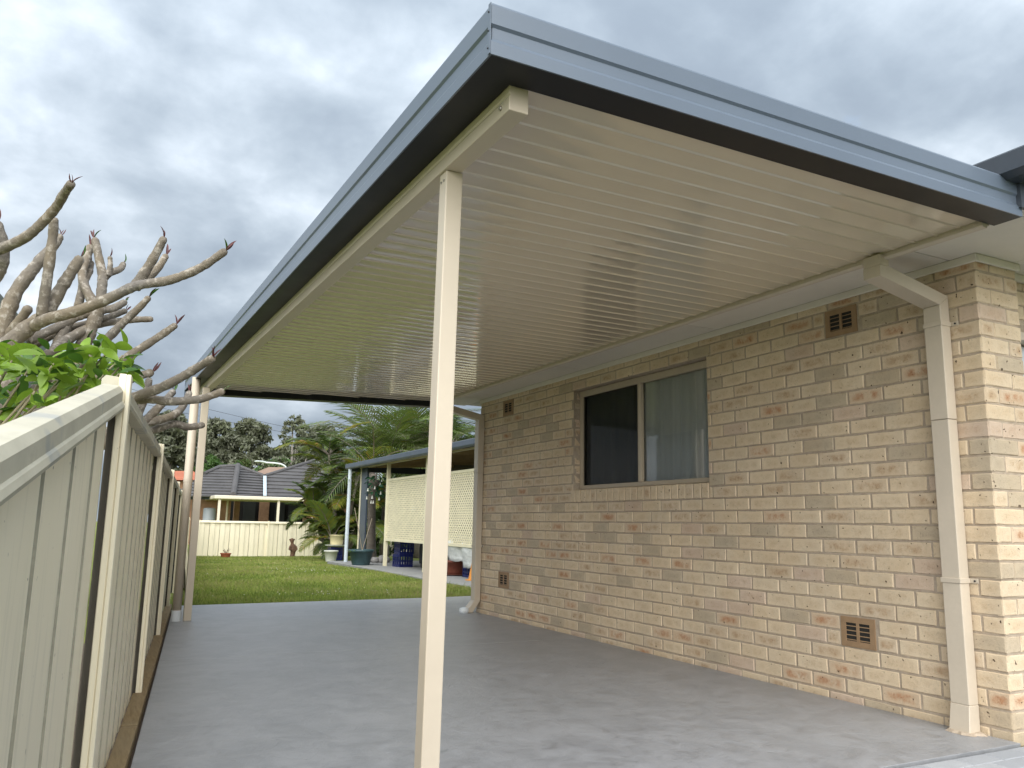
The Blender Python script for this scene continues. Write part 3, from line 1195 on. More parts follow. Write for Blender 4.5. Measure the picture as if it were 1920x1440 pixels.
# roof planes with stepped tile courses
def tiled_face(poly, rows, step, parent, mat_='roof_tile', name='roof', zdir=True):
    """poly: planar list of Vectors; cut by horizontals into stepped courses"""
    pts = [Vector(p) for p in poly]
    n = (pts[1] - pts[0]).cross(pts[2] - pts[0]).normalized()
    if n.z < 0:
        n = -n
    z0_, z1_ = min(p.z for p in pts), max(p.z for p in pts)
    m = MB()
    def clip(ps, zc, keep_above):
        res = []
        for i in range(len(ps)):
            a, b = ps[i], ps[(i + 1) % len(ps)]
            ia, ib = (a.z >= zc) == keep_above, (b.z >= zc) == keep_above
            if ia:
                res.append(a)
            if ia != ib:
                tt = (zc - a.z) / (b.z - a.z)
                res.append(a + (b - a) * tt)
        return res
    for r in range(rows):
        lo, hi = z0_ + (z1_ - z0_) * r / rows, z0_ + (z1_ - z0_) * (r + 1) / rows
        ps = pts
        if r > 0:
            ps = clip(ps, lo, True)
        if r < rows - 1:
            ps = clip(ps, hi, False)
        if len(ps) < 3:
            continue
        q = [p + n * (step if p.z < (lo + hi) / 2 else 0.0) for p in ps]
        base = [p - n * 0.01 for p in ps]
        k = len(q)
        m.add(q + base, [tuple(range(k))] + [(i, (i + 1) % k, k + (i + 1) % k, k + i) for i in range(k)])
    return m.build(name, mat_, parent, fixn=True)
e0, e1 = Vector((XE - 0.02, YE - 0.02, 2.56)), Vector((XE - 0.02, 9.0, 2.56))
rid0, rid1 = Vector((6.3, 4.8, 3.7)), Vector((6.3, 6.2, 3.7))
tiled_face([e0, e1, rid1, rid0], 10, 0.03, house)
tiled_face([e0, rid0, Vector((9.12, YE - 0.02, 2.56))], 10, 0.03, house)
tiled_face([rid0, rid1, Vector((9.12, 9.0, 2.56)), Vector((9.12, YE - 0.02, 2.56))], 10, 0.03, house)
tiled_face([e1, Vector((9.12, 9.0, 2.56)), rid1], 10, 0.03, house)
# garage opening beside the pier
m = MB()
m.box(4.262, 7.0, Y0 + 0.085, Y0 + 0.22, 1.985, 2.028)
m.build('opening_head', 'cream_trim', house)
for r in range(5):
    m = MB()
    m.box(4.27, 7.0, Y0 + 0.16, Y0 + 0.19, 0.01 + r * 0.395, 0.01 + r * 0.395 + 0.388)
    m.build('door_panel', 'garage_door', house, bevel=0.006, seg=1)

# ------------------------------------------------------------------ carport
carport = thing('carport', 'flat carport roof with blue-grey fascia and cream posts beside the brick wall', 'carport', (1.1, 2.68, 0))
ZB, ZT = 2.314, 2.483
FR, FL, BL, BRR = Vector((3.515, 2.0, 0)), Vector((0.932, 2.0, 0)), Vector((0.815, 9.36, 0)), Vector((3.46, 8.76, 0))
GPROF = [(0, 0), (0, 0.042), (-0.007, 0.054), (-0.007, 0.090), (0, 0.099), (0, 0.160), (-0.003, 0.167), (-0.012, 0.169), (-0.018, 0.163), (-0.012, 0.158), (-0.012, 0.004), (-0.006, 0)]
GBOT = [(-0.0065, 0.0), (-0.0065, 0.003), (-0.020, 0.003), (-0.020, 0.020), (-0.132, 0.020), (-0.132, 0.002), (-0.128, 0)]
GBACK = [(0, -0.045), (0, 0.160), (-0.012, 0.165), (-0.02, 0.158), (-0.012, 0.10), (-0.012, -0.040), (-0.006, -0.045)]
GBACK_IN = [(-0.0125, -0.044), (-0.0125, 0.06), (-0.134, 0.06), (-0.134, -0.038), (-0.128, -0.044)]
def normal_out(A, B):
    d = (B - A).normalized()
    return Vector((d.y, -d.x, 0))
cen = (FR + FL + BL + BRR) / 4
def outn(A, B):
    n = normal_out(A, B)
    return n if n.dot((A + B) / 2 - cen) > 0 else -n
n1, n2, n3 = outn(FR, FL), outn(FL, BL), outn(BL, BRR)
mit = lambda a, b: (a + b) / (1 + a.dot(b))
def offs(P0, mm):
    return P0
gutter_run('front_fascia', FR, FL, n1, n1, mit(n1, n2), ZB, GPROF, carport, 'fascia_steel')
gutter_run('side_gutter', FL, BL, n2, mit(n1, n2), mit(n2, n3), ZB, GPROF, carport, 'fascia_steel')
gutter_run('back_fascia', BL, BRR, n3, mit(n2, n3), n3, ZB, GBACK, carport, 'fascia_steel')
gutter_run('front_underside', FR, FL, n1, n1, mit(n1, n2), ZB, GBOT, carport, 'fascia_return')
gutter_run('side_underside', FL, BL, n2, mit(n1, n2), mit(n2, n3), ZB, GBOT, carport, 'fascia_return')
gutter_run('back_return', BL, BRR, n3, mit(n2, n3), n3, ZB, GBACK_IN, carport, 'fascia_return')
# corner cover strip and rivets
dside = (BL - FL).normalized()
m = MB()
m.obox(FL + n2 * 0.001 + Vector((0, 0, ZB + 0.002)), dside * 0.016, n2 * 0.0025, (0, 0, 0.165))
m.build('corner_strip', 'fascia_steel', carport)
for zz in (2.336, 2.393, 2.455):
    m = MB()
    p = FL + dside * 0.012 + n2 * 0.003 + Vector((0, 0, zz))
    m.tube([p, p + n2 * 0.002, p + n2 * 0.004], [0.0032, 0.003, 0.0015], 8)
    m.build('rivet', 'rivet_dark', carport)
# beam carrying the outer edge
bx = lambda y: 1.063 + (y - 2.134) * (-0.0185)
bt = Vector((-0.0185, 1, 0)).normalized()
bn = Vector((-bt.y, bt.x, 0))
B0 = Vector((bx(2.134), 2.134, 0))
Lb = 7.05
prof = [(0, 0), (0, 0.046), (-0.004, 0.050), (-0.004, 0.054), (0, 0.058), (0, 0.084), (-0.070, 0.084), (-0.070, 0.0)]
m = MB()
m.loft([[P0 + bn * d + Vector((0, 0, 2.234 + h)) for d, h in prof] for P0 in (B0, B0 + bt * Lb)])
m.build('beam', 'cream_paint', carport, fixn=True, bevel=0.002, seg=1)
m = MB()
p = B0 + bt * 0.055 + bn * 0.0 + Vector((0, 0, 2.262))
m.tube([p, p + bn * 0.004, p + bn * 0.007], [0.008, 0.008, 0.005], 6)
m.build('bolt', 'screw_metal', carport)
# near post with screws
def post(px0, py0, w, zt, lean=0.0):
    m = MB()
    m.loft([[(px0 + s, py0, z), (px0 + w + s, py0, z), (px0 + w + s, py0 + w, z), (px0 + s, py0 + w, z)] for z, s in ((0.0, lean), (zt, 0.0))])
    o = m.build('post', 'cream_paint', carport, bevel=0.004, seg=2, fixn=True)
    m = MB()
    m.box(px0 - 0.003 + lean, px0 + w + 0.003 + lean, py0 - 0.002, py0 + w + 0.002, 0.0, 0.006)
    m.build('base_plate', 'screw_metal', o)
    for k in (0.02, 0.045):
        m = MB()
        p = Vector((px0, py0 + k, zt - 0.035))
        m.tube([p, p + Vector((-0.004, 0, 0))], [0.006, 0.004], 8)
        m.build('screw', 'screw_metal', o)
    return o
post(1.063, 2.640, 0.066, 2.2335, -0.02)   # slightly out of plumb
post(0.905, 8.46, 0.068, 2.2335)
# roof sheets seen from below: 115 mm pans with a small bead between them
def xl(y):
    return 0.932 + (BL.x - FL.x) / (BL.y - FL.y) * (y - 2.0) + 0.136
PITCH_R = 0.1155
y = 2.118
ns = 0
pans = 6
ZC = 2.330
BK0, BK1 = BL.y - 0.10, BRR.y - 0.10
def xe(a):
    # right-hand end of a sheet, trimmed by the skewed back edge
    return 3.452 if a <= BK1 else 3.452 - (a - BK1) / (BK0 - BK1) * (3.452 - 0.96)
while y < 9.18:
    ye_ = min(y + PITCH_R * pans, 9.2)
    prof = []
    yy = y
    while yy < ye_ - 0.02:
        w = min(PITCH_R, ye_ - yy)
        prof += [(yy + 0.0005, 0.0), (yy + 0.0065, -0.0055), (yy + 0.0085, -0.0055), (yy + 0.0095, 0.0)]
        for q in (0.2, 0.4, 0.6, 0.8):
            prof.append((yy + 0.0095 + (w - 0.0095) * q, 0.0012 * math.sin(q * math.pi)))
        yy += PITCH_R
    prof.append((ye_, 0.0))
    m = MB()
    xs_ = np.linspace(0, 1, 9)
    secs = []
    for u in xs_:
        secs.append([(xl(a) * (1 - u) + xe(a) * u, a, ZC + b) for a, b in prof])
    m.loft(secs, closed=False)
    # top skin with the same outline so the sheet has thickness
    m.add([(xl(y), y, ZC + 0.05), (xe(y), y, ZC + 0.05), (xe(ye_), ye_, ZC + 0.05), (xl(ye_), ye_, ZC + 0.05)], [(0, 1, 2, 3)])
    o = m.build('roof_sheet', 'ceiling_steel', carport)
    y = ye_
    ns += 1
# receiver channel along the house
m = MB()
rp = [(3.442, 2.300), (3.452, 2.296), (3.470, 2.296), (3.474, 2.310), (3.488, 2.310), (3.488, 2.345), (3.442, 2.345), (3.442, 2.322), (3.436, 2.318), (3.436, 2.304)]
m.loft([[(x, yy, z) for x, z in rp] for yy in (2.133, 8.70)])
m.build('receiver_channel', 'cream_trim', carport, fixn=True)


# downpipes: rectangular, with offset bend, bracket and shoe
def downpipe(yc, wy=0.100, wx=0.072, shoe_white=False):
    z_top, xd0, xd1 = 2.318, 3.405, 3.475
    xw0, xw1 = W - wx - 0.006, W - 0.006
    y0, y1 = yc - wy / 2, yc + wy / 2
    m = MB()
    m.box(xd0, xd1, y0, y1, 2.262, z_top)
    pipe = m.build('downpipe', 'cream_trim', carport, bevel=0.003, seg=1)
    m = MB()
    A = [(xd0, y0, 2.205), (xd1, y0, 2.2615), (xd1, y1, 2.2615), (xd0, y1, 2.205)]
    A0 = [(xd0, y0, 2.2615), (xd1, y0, 2.2618), (xd1, y1, 2.2618), (xd0, y1, 2.2615)]
    Bq = [(xw0, y0, 2.118), (xw1, y0, 2.172), (xw1, y1, 2.172), (xw0, y1, 2.118)]
    Aq = [(xd0, y0, 2.205), (xd1, y0, 2.262), (xd1, y1, 2.262), (xd0, y1, 2.205)]
    m.loft([A0, Aq, Bq])
    m.build('offset_bend', 'cream_trim', pipe, fixn=True, bevel=0.003, seg=1)
    for za_, zb_ in ((1.52, 2.117), (0.13, 1.518)):
        m = MB()
        if zb_ > 2:
            m.loft([[(xw0, y0, za_), (xw1, y0, za_), (xw1, y1, za_), (xw0, y1, za_)], [(xw0, y0, 2.116), (xw1, y0, 2.170), (xw1, y1, 2.170), (xw0, y1, 2.116)]])
        else:
            m.box(xw0 + 0.001, xw1, y0 + 0.001, y1 - 0.001, za_, zb_)
        m.build('pipe', 'cream_trim', pipe, fixn=True, bevel=0.004, seg=2)
    for zb_ in (0.715, 2.02):
        m = MB()
        m.box(xw0 - 0.004, xw1 + 0.004, y0 - 0.004, y1 + 0.004, zb_ - 0.012, zb_ + 0.012)
        m.box(W - 0.006, W - 0.003, y0 - 0.045, y0 - 0.0041, zb_ - 0.012, zb_ + 0.012)
        b = m.build('bracket', 'cream_trim', pipe, bevel=0.002, seg=1)
        m = MB()
        p = Vector((W - 0.006, y0 - 0.028, zb_))
        m.tube([p, p + Vector((-0.004, 0, 0))], 0.005, 8)
        m.build('screw', 'rivet_dark', pipe)
    kick = 0.018 if not shoe_white else 0.10
    m = MB()
    m.loft([[(xw0, y0, 0.13), (xw1, y0, 0.13), (xw1, y1, 0.13), (xw0, y1, 0.13)], [(xw0 - kick, y0 - 0.004, 0.004), (xw1 - kick + 0.01, y0 - 0.004, 0.004), (xw1 - kick + 0.01, y1 + 0.004, 0.004), (xw0 - kick, y1 + 0.004, 0.004)]])
    m.build('shoe', 'cream_trim', pipe, fixn=True, bevel=0.003, seg=1)
    if shoe_white:
        m = MB()
        m.lathe((xw0 - 0.105, yc - 0.02, 0.0), [(0.045, 0.0), (0.055, 0.02), (0.05, 0.05), (0.02, 0.06)], 14)
        m.build('outlet_cap', 'white_plastic', pipe)
    return pipe
downpipe(2.697)
downpipe(8.38, shoe_white=True)
m = MB()
rs_ = random.Random(8)
ring0 = [(3.868 + (0.075 + rs_.uniform(-.012, .016)) * math.cos(t2), 2.69 + (0.085 + rs_.uniform(-.015, .02)) * math.sin(t2)) for t2 in np.linspace(0, 2 * math.pi, 25)[:-1]]
m.loft([[(min(x, 3.92), y, 0.0005) for x, y in ring0], [(3.868 + (min(x, 3.92) - 3.868) * 0.8, 2.69 + (y - 2.69) * 0.82, 0.010 + rs_.uniform(-.003, .004)) for x, y in ring0]])
m.build('cement_slop', 'mortar', carport, fixn=True)
# round downpipe beside the far post
m = MB()
px_, py_ = 0.843, 8.50
m.tube([(px_, py_, 0.09), (px_, py_, 2.33)], 0.040, 20)
rp_ = m.build('round_downpipe', 'cream_trim', carport, smooth=False)
m = MB()
m.tube([(px_, py_, 0.0), (px_, py_, 0.10)], 0.046, 20)
m.build('pipe_collar', 'white_plastic', rp_)
m = MB()
m.tube([(px_, py_, 1.30), (px_, py_, 1.335)], 0.0425, 20)
m.build('pipe_joiner', 'cream_trim', rp_)
for o in (rp_,):
    for p in o.data.polygons:
        p.use_smooth = len(p.vertices) == 4

# ------------------------------------------------------------------ frangipani tree behind the fence
def zp(zx, zy):
    return zx / 2.6667, 300 + zy / 2.6667


tree = thing('frangipani_tree', 'bare grey frangipani tree with thick stubby branches above the left fence', 'tree', (-0.75, 4.6, gz(4)))
# each branch: start depth, end depth (metres along the fence), points in the close-up, thickness there
BRS = [
    (4.2, 3.7, [(-70, 470), (40, 430), (150, 370), (270, 250), (320, 170), (355, 120)], 56, 42, 1),
    (4.3, 4.2, [(-60, 640), (5, 540), (20, 440), (-10, 320)], 62, 44, 1),
    (4.5, 4.4, [(205, 790), (235, 600), (262, 400), (270, 300)], 52, 44, 0),
    (4.7, 4.7, [(-20, 960), (25, 800), (80, 660), (170, 540), (250, 450), (298, 385)], 86, 42, 1),
    (4.6, 4.5, [(0, 960), (60, 905), (150, 830), (225, 775), (300, 650), (350, 570), (398, 495)], 92, 46, 1),
    (4.5, 4.0, [(170, 830), (240, 795), (400, 750), (550, 690), (680, 630), (850, 600), (1000, 540), (1122, 458)], 62, 38, 1),
    (4.3, 4.2, [(670, 640), (705, 590), (750, 520), (790, 450), (818, 395)], 58, 36, 1),
    (4.35, 4.4, [(720, 610), (790, 540), (828, 482)], 44, 30, 1),
    (4.9, 5.0, [(470, 830), (495, 760), (508, 650), (512, 580), (490, 470), (475, 400)], 56, 36, 1),
    (4.95, 5.0, [(505, 610), (540, 570), (600, 545), (617, 520)], 42, 28, 1),
    (4.95, 4.95, [(540, 580), (551, 530), (550, 490)], 30, 22, 1),
    (4.9, 5.1, [(475, 730), (430, 645), (410, 570), (438, 480), (450, 435)], 48, 36, 1),
    (5.0, 5.1, [(390, 740), (418, 620), (445, 560), (455, 515)], 44, 30, 1),
    (4.7, 4.6, [(30, 900), (80, 830), (140, 745)], 58, 46, 0),
    (4.8, 5.0, [(140, 905), (300, 830), (400, 780), (560, 742), (622, 712)], 50, 34, 1),
    (4.9, 5.1, [(160, 930), (320, 850), (500, 800), (625, 755)], 42, 30, 1),
    (5.0, 5.1, [(330, 910), (420, 850), (500, 820), (650, 800), (755, 796)], 44, 30, 0),
    (4.9, 4.9, [(330, 1060), (380, 980), (440, 880), (470, 800), (500, 740)], 82, 52, 0),
    (4.7, 4.6, [(380, 1040), (490, 935), (560, 870), (640, 790), (700, 735), (742, 690)], 52, 30, 1),
    (4.6, 4.5, [(560, 1040), (640, 985), (700, 945), (800, 880), (875, 828)], 50, 34, 1),
    (4.6, 4.9, [(95, 1022), (240, 970), (330, 900), (430, 845)], 54, 44, 0),
    (4.8, 4.9, [(225, 1110), (280, 950), (320, 850), (352, 790)], 66, 46, 0),
    (4.6, 4.6, [(350, 1020), (400, 960), (432, 925)], 52, 44, 1),
    (4.5, 4.5, [(340, 1060), (430, 990), (492, 938)], 62, 50, 0),
    (4.5, 4.6, [(400, 1120), (500, 1080), (610, 1110), (680, 1085), (752, 1064)], 54, 40, 1),
    (4.9, 4.4, [(560, 1230), (660, 1190), (800, 1140), (900, 1090), (1000, 1030), (1062, 992)], 56, 38, 1),
    (4.9, 4.6, [(600, 1215), (740, 1195), (850, 1207), (1000, 1195), (1112, 1158)], 48, 36, 1),
    (5.0, 5.0, [(690, 1270), (730, 1165), (745, 1100)], 46, 34, 1),
    (5.0, 5.2, [(700, 1330), (800, 1230), (865, 1160)], 46, 32, 1),
    (5.0, 5.2, [(650, 1340), (740, 1312), (830, 1290), (890, 1260), (920, 1220), (946, 1165)], 46, 32, 1),
    (5.1, 5.2, [(660, 1380), (760, 1352), (870, 1320), (940, 1335), (1012, 1326)], 44, 32, 0),
]
TIPS = []
for d0, d1, pts, t0, t1, tip in BRS:
    n = len(pts)
    P4 = []
    for i, (zx, zy) in enumerate(pts):
        u = i / (n - 1)
        D = d0 + (d1 - d0) * u
        p = at_y(*zp(zx, zy), D)
        dist = (p - CAM).dot(fwd)
        r = (t0 + (t1 - t0) * u) / 2.6667 / 2 * dist / FPX
        P4.append((p.x, p.y, p.z, r))
    path = smooth_path(P4, 9)
    rad, cs = [], []
    ph = random.uniform(0, 6)
    acc = 0.0
    for i, q in enumerate(path):
        k = 1.0 + 0.035 * math.sin(i * 0.7 + ph) + random.uniform(-0.055, 0.055) + (0.09 if random.random() < 0.06 else 0)
        rad.append(q[3] * k)
        cs.append(Vector(q[:3]))
    dirn = (cs[-1] - cs[-2]).normalized()
    cs.append(cs[-1] + dirn * rad[-1] * 0.6)
    rad.append(rad[-1] * 0.62)
    m = MB()
    m.tube(cs, rad, 12)
    m.build('branch', 'frangipani_bark', tree, smooth=True)
    if tip:
        TIPS.append((cs[-1], dirn, rad[-1]))
# trunk and main limbs down to the ground, hidden by the fence
base = Vector((-0.75, 4.75, gz(4)))
hub = at_y(*zp(40, 1060), 4.7)
m = MB()
m.tube(smooth_path([tuple(base) + (0.11,), tuple(base + Vector((0.06, 0.03, 0.6))) + (0.095,), tuple(hub) + (0.085,)], 5) and [Vector(q[:3]) for q in smooth_path([tuple(base) + (0.11,), tuple(base + Vector((0.06, 0.03, 0.6))) + (0.095,), tuple(hub) + (0.085,)], 5)],
       [q[3] for q in smooth_path([tuple(base) + (0.11,), tuple(base + Vector((0.06, 0.03, 0.6))) + (0.095,), tuple(hub) + (0.085,)], 5)], 14)
m.build('trunk', 'frangipani_bark', tree, smooth=True)
for tgt, rr in (((0, 940), 0.055), ((250, 1080), 0.05), ((350, 1050), 0.05), ((420, 1110), 0.05), ((580, 1225), 0.045), ((660, 1345), 0.04), ((660, 1380), 0.035)):
    e = at_y(*zp(*tgt), 4.85)
    s = hub + Vector((0, 0, -0.25))
    mid = (s + e) / 2 + Vector((0, 0.05, -0.08))
    path = smooth_path([tuple(s), tuple(mid), tuple(e)], 5)
    m = MB()
    m.tube(path, [0.07 + (rr - 0.07) * i / (len(path) - 1) for i in range(len(path))], 12)
    m.build('limb', 'frangipani_bark', tree, smooth=True)


def leaf_mesh(name, L, wd, curl, mat_, fold=0.25, n=6):
    m = MB()
    v, f = [], []
    for i in range(n + 1):
        u = i / n
        w = wd * math.sin(math.pi * min(1, u * 0.93 + 0.05)) ** 0.8
        z = -curl * L * u * u
        v += [(-w / 2, u * L, z + fold * w * 0.5), (0, u * L, z), (w / 2, u * L, z + fold * w * 0.5)]
    for i in range(n):
        for k in (0, 1):
            f.append((i * 3 + k, i * 3 + k + 1, (i + 1) * 3 + k + 1, (i + 1) * 3 + k))
    m.add(v, f)
    return m.mesh(name, mat_, True)


bud = leaf_mesh('leaf_bud', 0.075, 0.014, 0.2, 'bud_red', 0.9)
budg = leaf_mesh('leaf_bud', 0.085, 0.020, 0.35, 'leaf_deep', 0.7)


def place(name, me, parent, loc, direction, roll=0.0, s=1.0):
    o = link(name, me, parent, loc)
    q = Vector(direction).to_track_quat('Y', 'Z')
    o.rotation_mode = 'QUATERNION'
    from mathutils import Quaternion
    o.rotation_quaternion = q @ Quaternion((0, 1, 0), roll)
    o.scale = (s, s, s)
    return o


for p, d, r in TIPS:
    for k in range(random.choice((2, 3, 3, 4))):
        dd = (d * 0.6 + Vector((0, 0, 0.7)) + Vector((random.uniform(-.55, .55), random.uniform(-.5, .5), random.uniform(-.1, .3)))).normalized()
        place('leaf', bud if random.random() < 0.85 else budg, tree, p - d * r * 0.2, dd, random.uniform(0, 6), random.uniform(0.45, 0.95))

# ------------------------------------------------------------------ leafy shrub pushing over the fence
shrub = thing('leafy_shrub', 'bright green broad-leaved shrub leaning over the top of the cream fence', 'shrub', (-0.42, 3.2, gz(3)))
lm = [leaf_mesh('leaf_blade', 0.085, 0.040, 0.22, 'leaf_bright', 0.35), leaf_mesh('leaf_blade', 0.075, 0.034, 0.35, 'leaf_bright', 0.2), leaf_mesh('leaf_blade', 0.08, 0.036, 0.15, 'leaf_deep', 0.35)]
rs = random.Random(5)
sb = Vector((-0.42, 3.2, gz(3)))
nleaf = 0
for k in range(46):
    px = rs.uniform(-30, 232)
    top = 660 + (px / 240) * 20 if px < 170 else 645 + (px - 170) * 0.25
    py = rs.uniform(top, top + 130 - px * 0.30)
    if 110 < px < 178 and py < 690:
        py += 40
    D = rs.uniform(2.75, 3.35)
    e = at_y(px, py, D)
    bx_ = FA + FB * D - 0.05
    if e.x > bx_ and e.z < 1.36:
        e.x = bx_ - rs.uniform(0, 0.05)
    st = sb + Vector((rs.uniform(-.1, .1), rs.uniform(-.2, .1), 0.7))
    mid = (st + e) / 2 + Vector((rs.uniform(-.08, .04), rs.uniform(-.06, .06), 0.02))
    if k % 2 == 0:
        m = MB()
        m.tube(smooth_path([tuple(st), tuple(mid), tuple(e)], 4), [0.008 - 0.0006 * i for i in range(9)], 6)
        m.build('stem', 'shrub_stem', shrub, smooth=True)
    for q in range(6):
        d = Vector((rs.uniform(-.8, 1), rs.uniform(-1, .4), rs.uniform(-.35, .75))).normalized()
        place('leaf', rs.choice(lm[:2]) if rs.random() < 0.72 else lm[2], shrub, e + Vector((rs.uniform(-.03, .03), rs.uniform(-.03, .03), rs.uniform(-.045, .03))), d, rs.uniform(-1.2, 1.2), rs.uniform(0.7, 1.2))
        nleaf += 1
m = MB()
m.tube([sb, sb + Vector((0.02, 0, 0.4)), sb + Vector((0, 0, 0.85))], [0.03, 0.025, 0.015], 8)
m.build('trunk', 'shrub_stem', shrub, smooth=True)

# ------------------------------------------------------------------ neighbour's dark shed glimpsed between the branches
shed = thing('garden_shed', 'dark green gabled shed showing between the branches of the bare tree', 'shed', (-1.9, 9.5, gz(9)))
apex, eave = at_y(-60, 485, 9.0), at_y(90, 655, 9.0)
wdt = (eave.x - apex.x)
lx = apex.x - wdt
m = MB()
m.add([(lx + 0.15, 9.05, gz(9)), (eave.x - 0.15, 9.05, gz(9)), (eave.x - 0.15, 9.05, eave.z - 0.1), (apex.x, 9.05, apex.z - 0.12), (lx + 0.15, 9.05, eave.z - 0.1),
       (lx + 0.15, 11.4, gz(9)), (eave.x - 0.15, 11.4, gz(9)), (eave.x - 0.15, 11.4, eave.z - 0.1), (apex.x, 11.4, apex.z - 0.12), (lx + 0.15, 11.4, eave.z - 0.1)],
      [(0, 1, 2, 3, 4), (9, 8, 7, 6, 5), (0, 5, 6, 1), (1, 6, 7, 2), (2, 7, 8, 3), (3, 8, 9, 4), (4, 9, 5, 0)])
m.build('wall', 'grey_wall', shed, fixn=True)
for sgn, ex in ((1, eave.x), (-1, lx)):
    m = MB()
    m.add([(apex.x, 8.9, apex.z), (ex, 8.9, eave.z), (ex, 11.6, eave.z), (apex.x, 11.6, apex.z), (apex.x, 8.9, apex.z - 0.05), (ex, 8.9, eave.z - 0.05), (ex, 11.6, eave.z - 0.05), (apex.x, 11.6, apex.z - 0.05)],
          [(0, 1, 2, 3), (4, 7, 6, 5), (0, 4, 5, 1), (2, 6, 7, 3), (1, 5, 6, 2), (0, 3, 7, 4)])
    m.build('roof_panel', 'dark_green_paint', shed, fixn=True)
    m = MB()
    m.add([(apex.x, 8.88, apex.z - 0.04), (ex, 8.88, eave.z - 0.04), (ex, 8.88, eave.z - 0.20), (apex.x, 8.88, apex.z - 0.20), (apex.x, 8.898, apex.z - 0.04), (ex, 8.898, eave.z - 0.04), (ex, 8.898, eave.z - 0.20), (apex.x, 8.898, apex.z - 0.20)],
          [(0, 1, 2, 3), (4, 7, 6, 5), (0, 4, 5, 1), (1, 5, 6, 2), (2, 6, 7, 3)])
    m.build('barge_board', 'dark_green_paint', shed, fixn=True)

# ------------------------------------------------------------------ cream fence across the back of the lawn
bf = thing('back_fence', 'low cream ribbed steel fence across the far end of the lawn', 'fence', (3.4, 29.3, gz(29.5)))
A, B = Vector((3.35, 29.2, 0)), Vector((13.5, 31.0, 0))
dB = (B - A).normalized()
nB = Vector((dB.y, -dB.x, 0))
LB = (B - A).length
k, u = 0, 0.0
while u < LB - 0.5:
    L = min(2.38, LB - u)
    pa, pb = A + dB * (u + 0.03), A + dB * (u + L)
    g = gz(pa.y)
    sheet(bf, pa, pb, nB, g, 0.90, 0.90, pitch=0.17, depth=0.03)
    rail(bf, pa, pb, nB, 0.86, 0.86, s=1.0, mat_='fence_cream')
    m = MB()
    m.obox(pa - dB * 0.055 - nB * 0.02 + Vector((0, 0, g)), dB * 0.05, nB * 0.055, (0, 0, 0.95 - g))
    m.build('post', 'fence_cream', bf)
    u += L

# loose fence sheets leaning against the side fence
lean = thing('leaning_sheets', 'two cream fence sheets leaning on the side fence beside the lawn', 'fence sheet', (1.35, 12.2, gz(12)))
for k, (yy, h, ln) in enumerate(((12.05, 1.0, 0.20), (12.5, 1.1, 0.13))):
    foot = fpt(yy, 0.20 - 0.06 * k, gz(12))
    topv = fpt(yy, 0.062, gz(12) + h)
    m = MB()
    vx = (topv - foot)
    m.obox(foot, ft * 0.8, vx, fn * 0.025)
    o = m.build('sheet', 'fence_cream', lean, bevel=0.004, seg=1)
    for q in range(3):
        m = MB()
        m.obox(foot + ft * (0.12 + 0.22 * q) + fn * 0.0255, ft * 0.1, vx, fn * 0.012)
        m.build('rib', 'fence_cream', o)

# ------------------------------------------------------------------ neighbouring house beyond the back fence
nh = thing('neighbour_house', 'low brick house with dark tiled hip roof behind the back fence', 'house', tuple(at_y(500, 975, 39)))
GN = gz(45)
P36 = at_y(437, 931, 37.5)
nL = Vector((-0.34, -0.92, 2.3)).normalized()
nR = Vector((0.42, -0.90, 2.3)).normalized()
pB = at_y(520, 931, 38.4)
nBf = Vector((0.02, -1.0, 2.35)).normalized()
tiled_face([on_plane(x, y, P36, nL) for x, y in ((437, 931), (320, 931), (383, 890), (412, 877), (446, 875.5))], 11, 0.05, nh)
tiled_face([on_plane(x, y, P36, nR) for x, y in ((437, 931), (446, 875.5), (494, 894), (494, 931))], 11, 0.05, nh)
tiled_face([on_plane(x, y, pB, nBf) for x, y in ((497, 931), (497, 894), (545, 878), (590, 865), (680, 838), (690, 931))], 17, 0.05, nh)
# hip cap and valley
h0, h1 = P36, on_plane(446, 875.5, P36, nL)
m = MB()
m.tube([h0 + Vector((0, 0, 0.08)), h1 + Vector((0, 0, 0.08))], [0.13, 0.13], 10)
m.build('ridge_cap', 'roof_tile', nh)
for (a, b, n_, p_) in (((383, 890), (412, 877), nL, P36), ((412, 877), (446, 875.5), nL, P36), ((446, 875.5), (494, 894), nR, P36), ((497, 894), (590, 865), nBf, pB)):
    m = MB()
    m.tube([on_plane(*a, p_, n_) + Vector((0, 0, 0.05)), on_plane(*b, p_, n_) + Vector((0, 0, 0.05))], [0.09, 0.09], 8)
    m.build('ridge_cap', 'roof_tile', nh)
v0_, v1_ = on_plane(495.5, 932, pB, nBf) + Vector((0, -0.12, 0.06)), on_plane(495.5, 895, pB, nBf) + Vector((0, -0.12, 0.06))
m = MB()
m.bar(v0_, v1_, 0.15, 0.03)
m.build('valley_flashing', 'valley_metal', nh)
# gutters, walls
zg = P36.z
m = MB()
m.bar(at_y(318, 933.5, 39.5), at_y(437, 933.5, 37.4), 0.12, 0.14)
m.build('gutter', 'gutter_dark', nh)
m = MB()
m.bar(at_y(437, 933.5, 37.4), at_y(494, 933, 38.3), 0.12, 0.14)
m.build('gutter', 'gutter_dark', nh)
m = MB()
m.bar(at_y(494, 933.5, 38.3), at_y(690, 934, 38.3), 0.12, 0.14)
m.build('gutter', 'gutter_dark', nh)


def panel_y(name, mat_, x0, y0, x1, y1, Y, th=0.1, parent=nh):
    a, b = at_y(x0, y1, Y), at_y(x1, y0, Y)
    m = MB()
    m.box(a.x, b.x, Y, Y + th, a.z, b.z)
    return m.build(name, mat_, parent)


